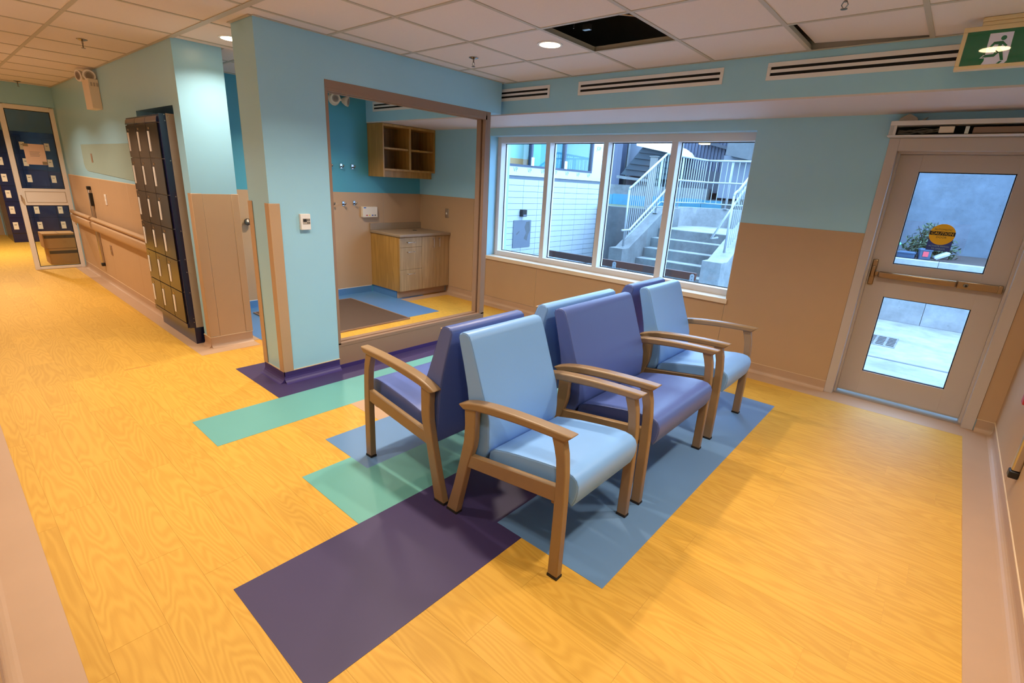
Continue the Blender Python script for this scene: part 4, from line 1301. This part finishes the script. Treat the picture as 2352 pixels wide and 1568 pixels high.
def crate(x, y, z, sx, sy_, sz, rot, mat, lab, cat='crate', extra=None):
    t = thing('crate', lab, cat, (x, y, z))
    B().box(x - sx / 2, x + sx / 2, y - sy_ / 2, y + sy_ / 2, z, z + sz).build('body', mat, t, bevel=.01)
    B().box(x - sx / 2 - .008, x + sx / 2 + .008, y - sy_ / 2 - .008, y + sy_ / 2 + .008, z + sz - .03, z + sz - .008).build('rim', mat, t, bevel=.004)
    if extra:
        B().box(x - .03, x + .03, y - sy_ / 2 - .012, y - sy_ / 2 - .002, z + sz * .3, z + sz * .75).build('label_patch', extra, t)
    t.rotation_euler = (0, rot[0], rot[1])
    return t
crate(-.66, 9.05, .833, .20, .22, .16, (0, .1), 'crate', 'blue plastic tub at the left in the planter')
crate(-.43, 8.90, .833, .20, .14, .09, (0, -.1), 'crate', 'flat blue plastic tray in front of tub')
crate(-.24, 8.90, .833, .13, .13, .15, (.0, .2), 'crate', 'blue plastic tub with a red patch', 'crate', 'redp')
crate(-.05, 8.93, .88, .16, .10, .05, (-.5, .3), 'railw', 'pale tilted board leaning on the tubs in the planter', 'board')
crate(-.66, 9.05, .9935, .24, .14, .03, (.0, .1), 'greenp', 'green plastic sheet on the blue tubs', 'sheet')

# railings
def picket_line(p0, p1, n, bm, r=.006):
    for k in range(n):
        f = (k + .5) / n
        a = Vector(p0[0]).lerp(Vector(p1[0]), f)
        c = Vector(p0[1]).lerp(Vector(p1[1]), f)
        yield a, c
def railing(name, lab, runs, posts, extra=()):
    t = thing(name, lab, 'railing', runs[0][0][0])
    for (b0, t0), (b1, t1), n in [((r[0][0], r[0][1]), (r[1][0], r[1][1]), r[2]) for r in runs]:
        B().tube([t0, t1], .021, 10).build('top_rail', 'railw', t, smooth=True)
        B().tube([b0, b1], .012, 8).build('bottom_rail', 'railw', t, smooth=True)
        for k in range(n):
            f = (k + .5) / n
            B().tube([Vector(b0).lerp(Vector(b1), f), Vector(t0).lerp(Vector(t1), f)], .0065, 6).build('baluster', 'railw', t)
    for a, c in posts:
        B().tube([a, c], .019, 8).build('post', 'railw', t, smooth=True)
        a = Vector(a)
        B().box(a.x - .045, a.x + .045, a.y - .045, a.y + .045, a.z, a.z + .012).build('base_plate', 'railw', t)
    for pts in extra:
        B().tube(pts, .019, 10).build('handrail', 'railw', t, smooth=True)
    return t
xl = -4.47
railing('stair_railing', 'white steel railing on the left cheek of the outdoor stair', [(((xl, 8.27, .66), (xl, 8.30, 1.57)), ((xl, 9.52, 1.33), (xl, 9.52, 2.20)), 16)],
        [((xl, 8.24, .53), (xl, 8.24, 1.53)), ((xl, 9.37, 1.12), (xl, 9.37, 2.12))],
        [[(xl + .10, 7.95, .845), (xl + .10, 8.22, .845), (xl + .10, 9.73, 1.70)], [(xl, 8.24, 1.52), (xl, 8.25, 1.56), (xl, 8.32, 1.585)]])
lw = [(-4.53, 9.62), (-4.55, 10.2), (-4.42, 10.75), (-4.12, 11.35)]
railing('landing_railing', 'white steel railing along the top of the landing wall', [(((-4.47, 9.56, 1.33), (-4.47, 9.56, 2.22)), ((-4.30, 11.22, 1.33), (-4.30, 11.22, 2.20)), 17), (((-4.30, 11.22, 1.33), (-4.30, 11.22, 2.20)), ((-2.9, 11.30, 1.33), (-2.9, 11.30, 2.20)), 12)],
        [((-4.43, 10.25, 1.235), (-4.43, 10.25, 2.2)), ((-3.80, 11.26, 1.235), (-3.80, 11.26, 2.2))],
        [[(-4.42, 9.6, 1.76), (-4.25, 11.14, 1.76), (-2.9, 11.24, 1.76)]])
xr = -2.76
railing('stair_railing', 'white steel railing on the right cheek of the outdoor stair', [(((xr, 8.6, .62), (xr, 8.6, 1.57)), ((xr, 9.6, 1.18), (xr, 9.6, 2.10)), 11)],
        [((xr, 8.5, .52), (xr, 8.5, 1.52))], [[(xr - .12, 8.42, .86), (xr - .12, 8.14, .86), (xr - .12, 9.6, 1.80)], [(xr, 8.5, 1.5), (xr, 8.52, 1.56), (xr, 8.62, 1.60)]])

# buildings behind the stair
fb = thing('far_building', 'blue grey clad building with outdoor stair behind the railings', 'building', (-5, 14, 1.1))
FY = 14.0
k_ = FY / 12.5
def fp(x, z):
    return (x * k_, 1.54 + (z - 1.54) * k_)
def fprism(name, pts, mat, d0=0.0, d1=.3):
    B().prism([fp(*p) for p in pts], 'y', FY + d0, FY + d1).build(name, mat, fb)
fprism('dark_wall', [(-7.8, 1.62), (-7.14, 1.62), (-7.14, 3.4), (-7.8, 3.4)], 'siding', .02)
fprism('pale_wall', [(-7.14, 1.62), (-5.2, 1.62), (-5.2, 3.4), (-7.14, 3.4)], 'siding_l', .45, .6)
fprism('downpipe', [(-7.16, 1.88), (-7.125, 1.88), (-7.125, 3.0), (-7.16, 3.0)], 'railw', .40, .46)
fprism('concrete_band', [(-7.8, 1.37), (-4.7, 1.37), (-4.7, 1.64), (-7.8, 1.64)], 'conc', -.05, .2)
fprism('base', [(-7.8, 1.10), (-3.6, 1.10), (-3.6, 1.40), (-7.8, 1.40)], 'conc_d', .2, .3)
fprism('rear_wall', [(-8.2, 1.0), (-2.6, 1.0), (-2.6, 3.4), (-8.2, 3.4)], 'siding_d', .65, .8)
fprism('ledge', [(-7.12, 1.80), (-6.0, 1.72), (-6.0, 1.78), (-7.12, 1.87)], 'conc', -.2, .2)
for k in range(5):
    z = 1.90 + .135 * k
    x = -7.06 + .135 * k
    fprism('stair_step', [(x, z), (-5.5, z - .10), (-5.5, z + .045), (x + .125, z + .135)], 'stairdark', -.10 - .05 * k, .4)
fprism('stair_landing', [(-6.49, 2.58), (-5.52, 2.40), (-5.25, 2.36), (-5.30, 2.44), (-5.48, 2.55), (-6.0, 2.72), (-6.52, 2.75)], 'white', -.5, .4)
fprism('upper_wall', [(-5.6, 1.62), (-4.25, 1.62), (-4.25, 3.4), (-5.6, 3.4)], 'siding', .30, .44)
for k in range(16):
    x = -5.55 + .083 * k
    fprism('siding_rib', [(x, 1.64), (x + .012, 1.64), (x + .012, 3.3), (x, 3.3)], 'siding', .27, .30)
fprism('dark_bay', [(-5.45, 1.55), (-4.45, 1.55), (-4.45, 2.02), (-5.45, 2.12)], 'siding_d', .2, .28)
fprism('column_block', [(-4.45, 1.45), (-3.6, 1.45), (-3.6, 2.4), (-4.45, 2.4)], 'siding_l', .0, .3)
fprism('beam', [(-5.1, 2.70), (-4.27, 2.49), (-4.27, 2.55), (-5.1, 2.78)], 'siding_d', .1, .26)
fprism('concrete_box', [(-4.30, 2.39), (-3.80, 2.29), (-3.80, 3.0), (-4.26, 3.0)], 'conc_d', -.4, .1)
fl = tag(B().box(-5.45, -5.22, FY - .65, FY - .45, 2.72, 2.775).build('soffit_lamp', 'lampfar', at=(-5.33, FY, 2.72), bevel=.01), 'lit yellow lamp under the beam of the far building', 'lamp')
bp = thing('timber_post', 'weathered grey post standing behind the stair railing', 'post', (-6.05, 12.2, 1.1))
B().box(-6.12, -5.98, 12.15, 12.29, 1.10, 2.34).build('shaft', 'grey_post', bp, bevel=.006)
B().box(-6.14, -5.96, 12.13, 12.31, 2.33, 2.35).build('cap', 'grey_post', bp)
hd = thing('painted_hoarding', 'turquoise painted boards in front of the far building', 'hoarding', (-6.8, 13.2, 1.1))
for k in range(7):
    x = -8.2 + .52 * k
    B().box(x, x + .512, 13.2, 13.24, 1.06, 1.37 + .02 * (k % 2)).build('board', 'hoarding', hd)
gv = B()
for _ in range(2200):
    x, y = random.uniform(-5.6, -2.6), random.uniform(11.62, 12.9)
    a = random.uniform(0, 2 * PI)
    dx, dy2 = .008 * math.cos(a), .008 * math.sin(a)
    hgt = random.uniform(.03, .10)
    gv.poly([(x - dx, y - dy2, 1.12), (x + dx, y + dy2, 1.12), (x + random.uniform(-.04, .04), y + random.uniform(-.04, .04), 1.12 + hgt)])
tag(gv.build('grass', 'grass', kind='stuff'), 'dry short grass above the landing wall', 'grass')

# tidy helper properties
for o in bpy.data.objects:
    if '_w' in o:
        del o['_w']
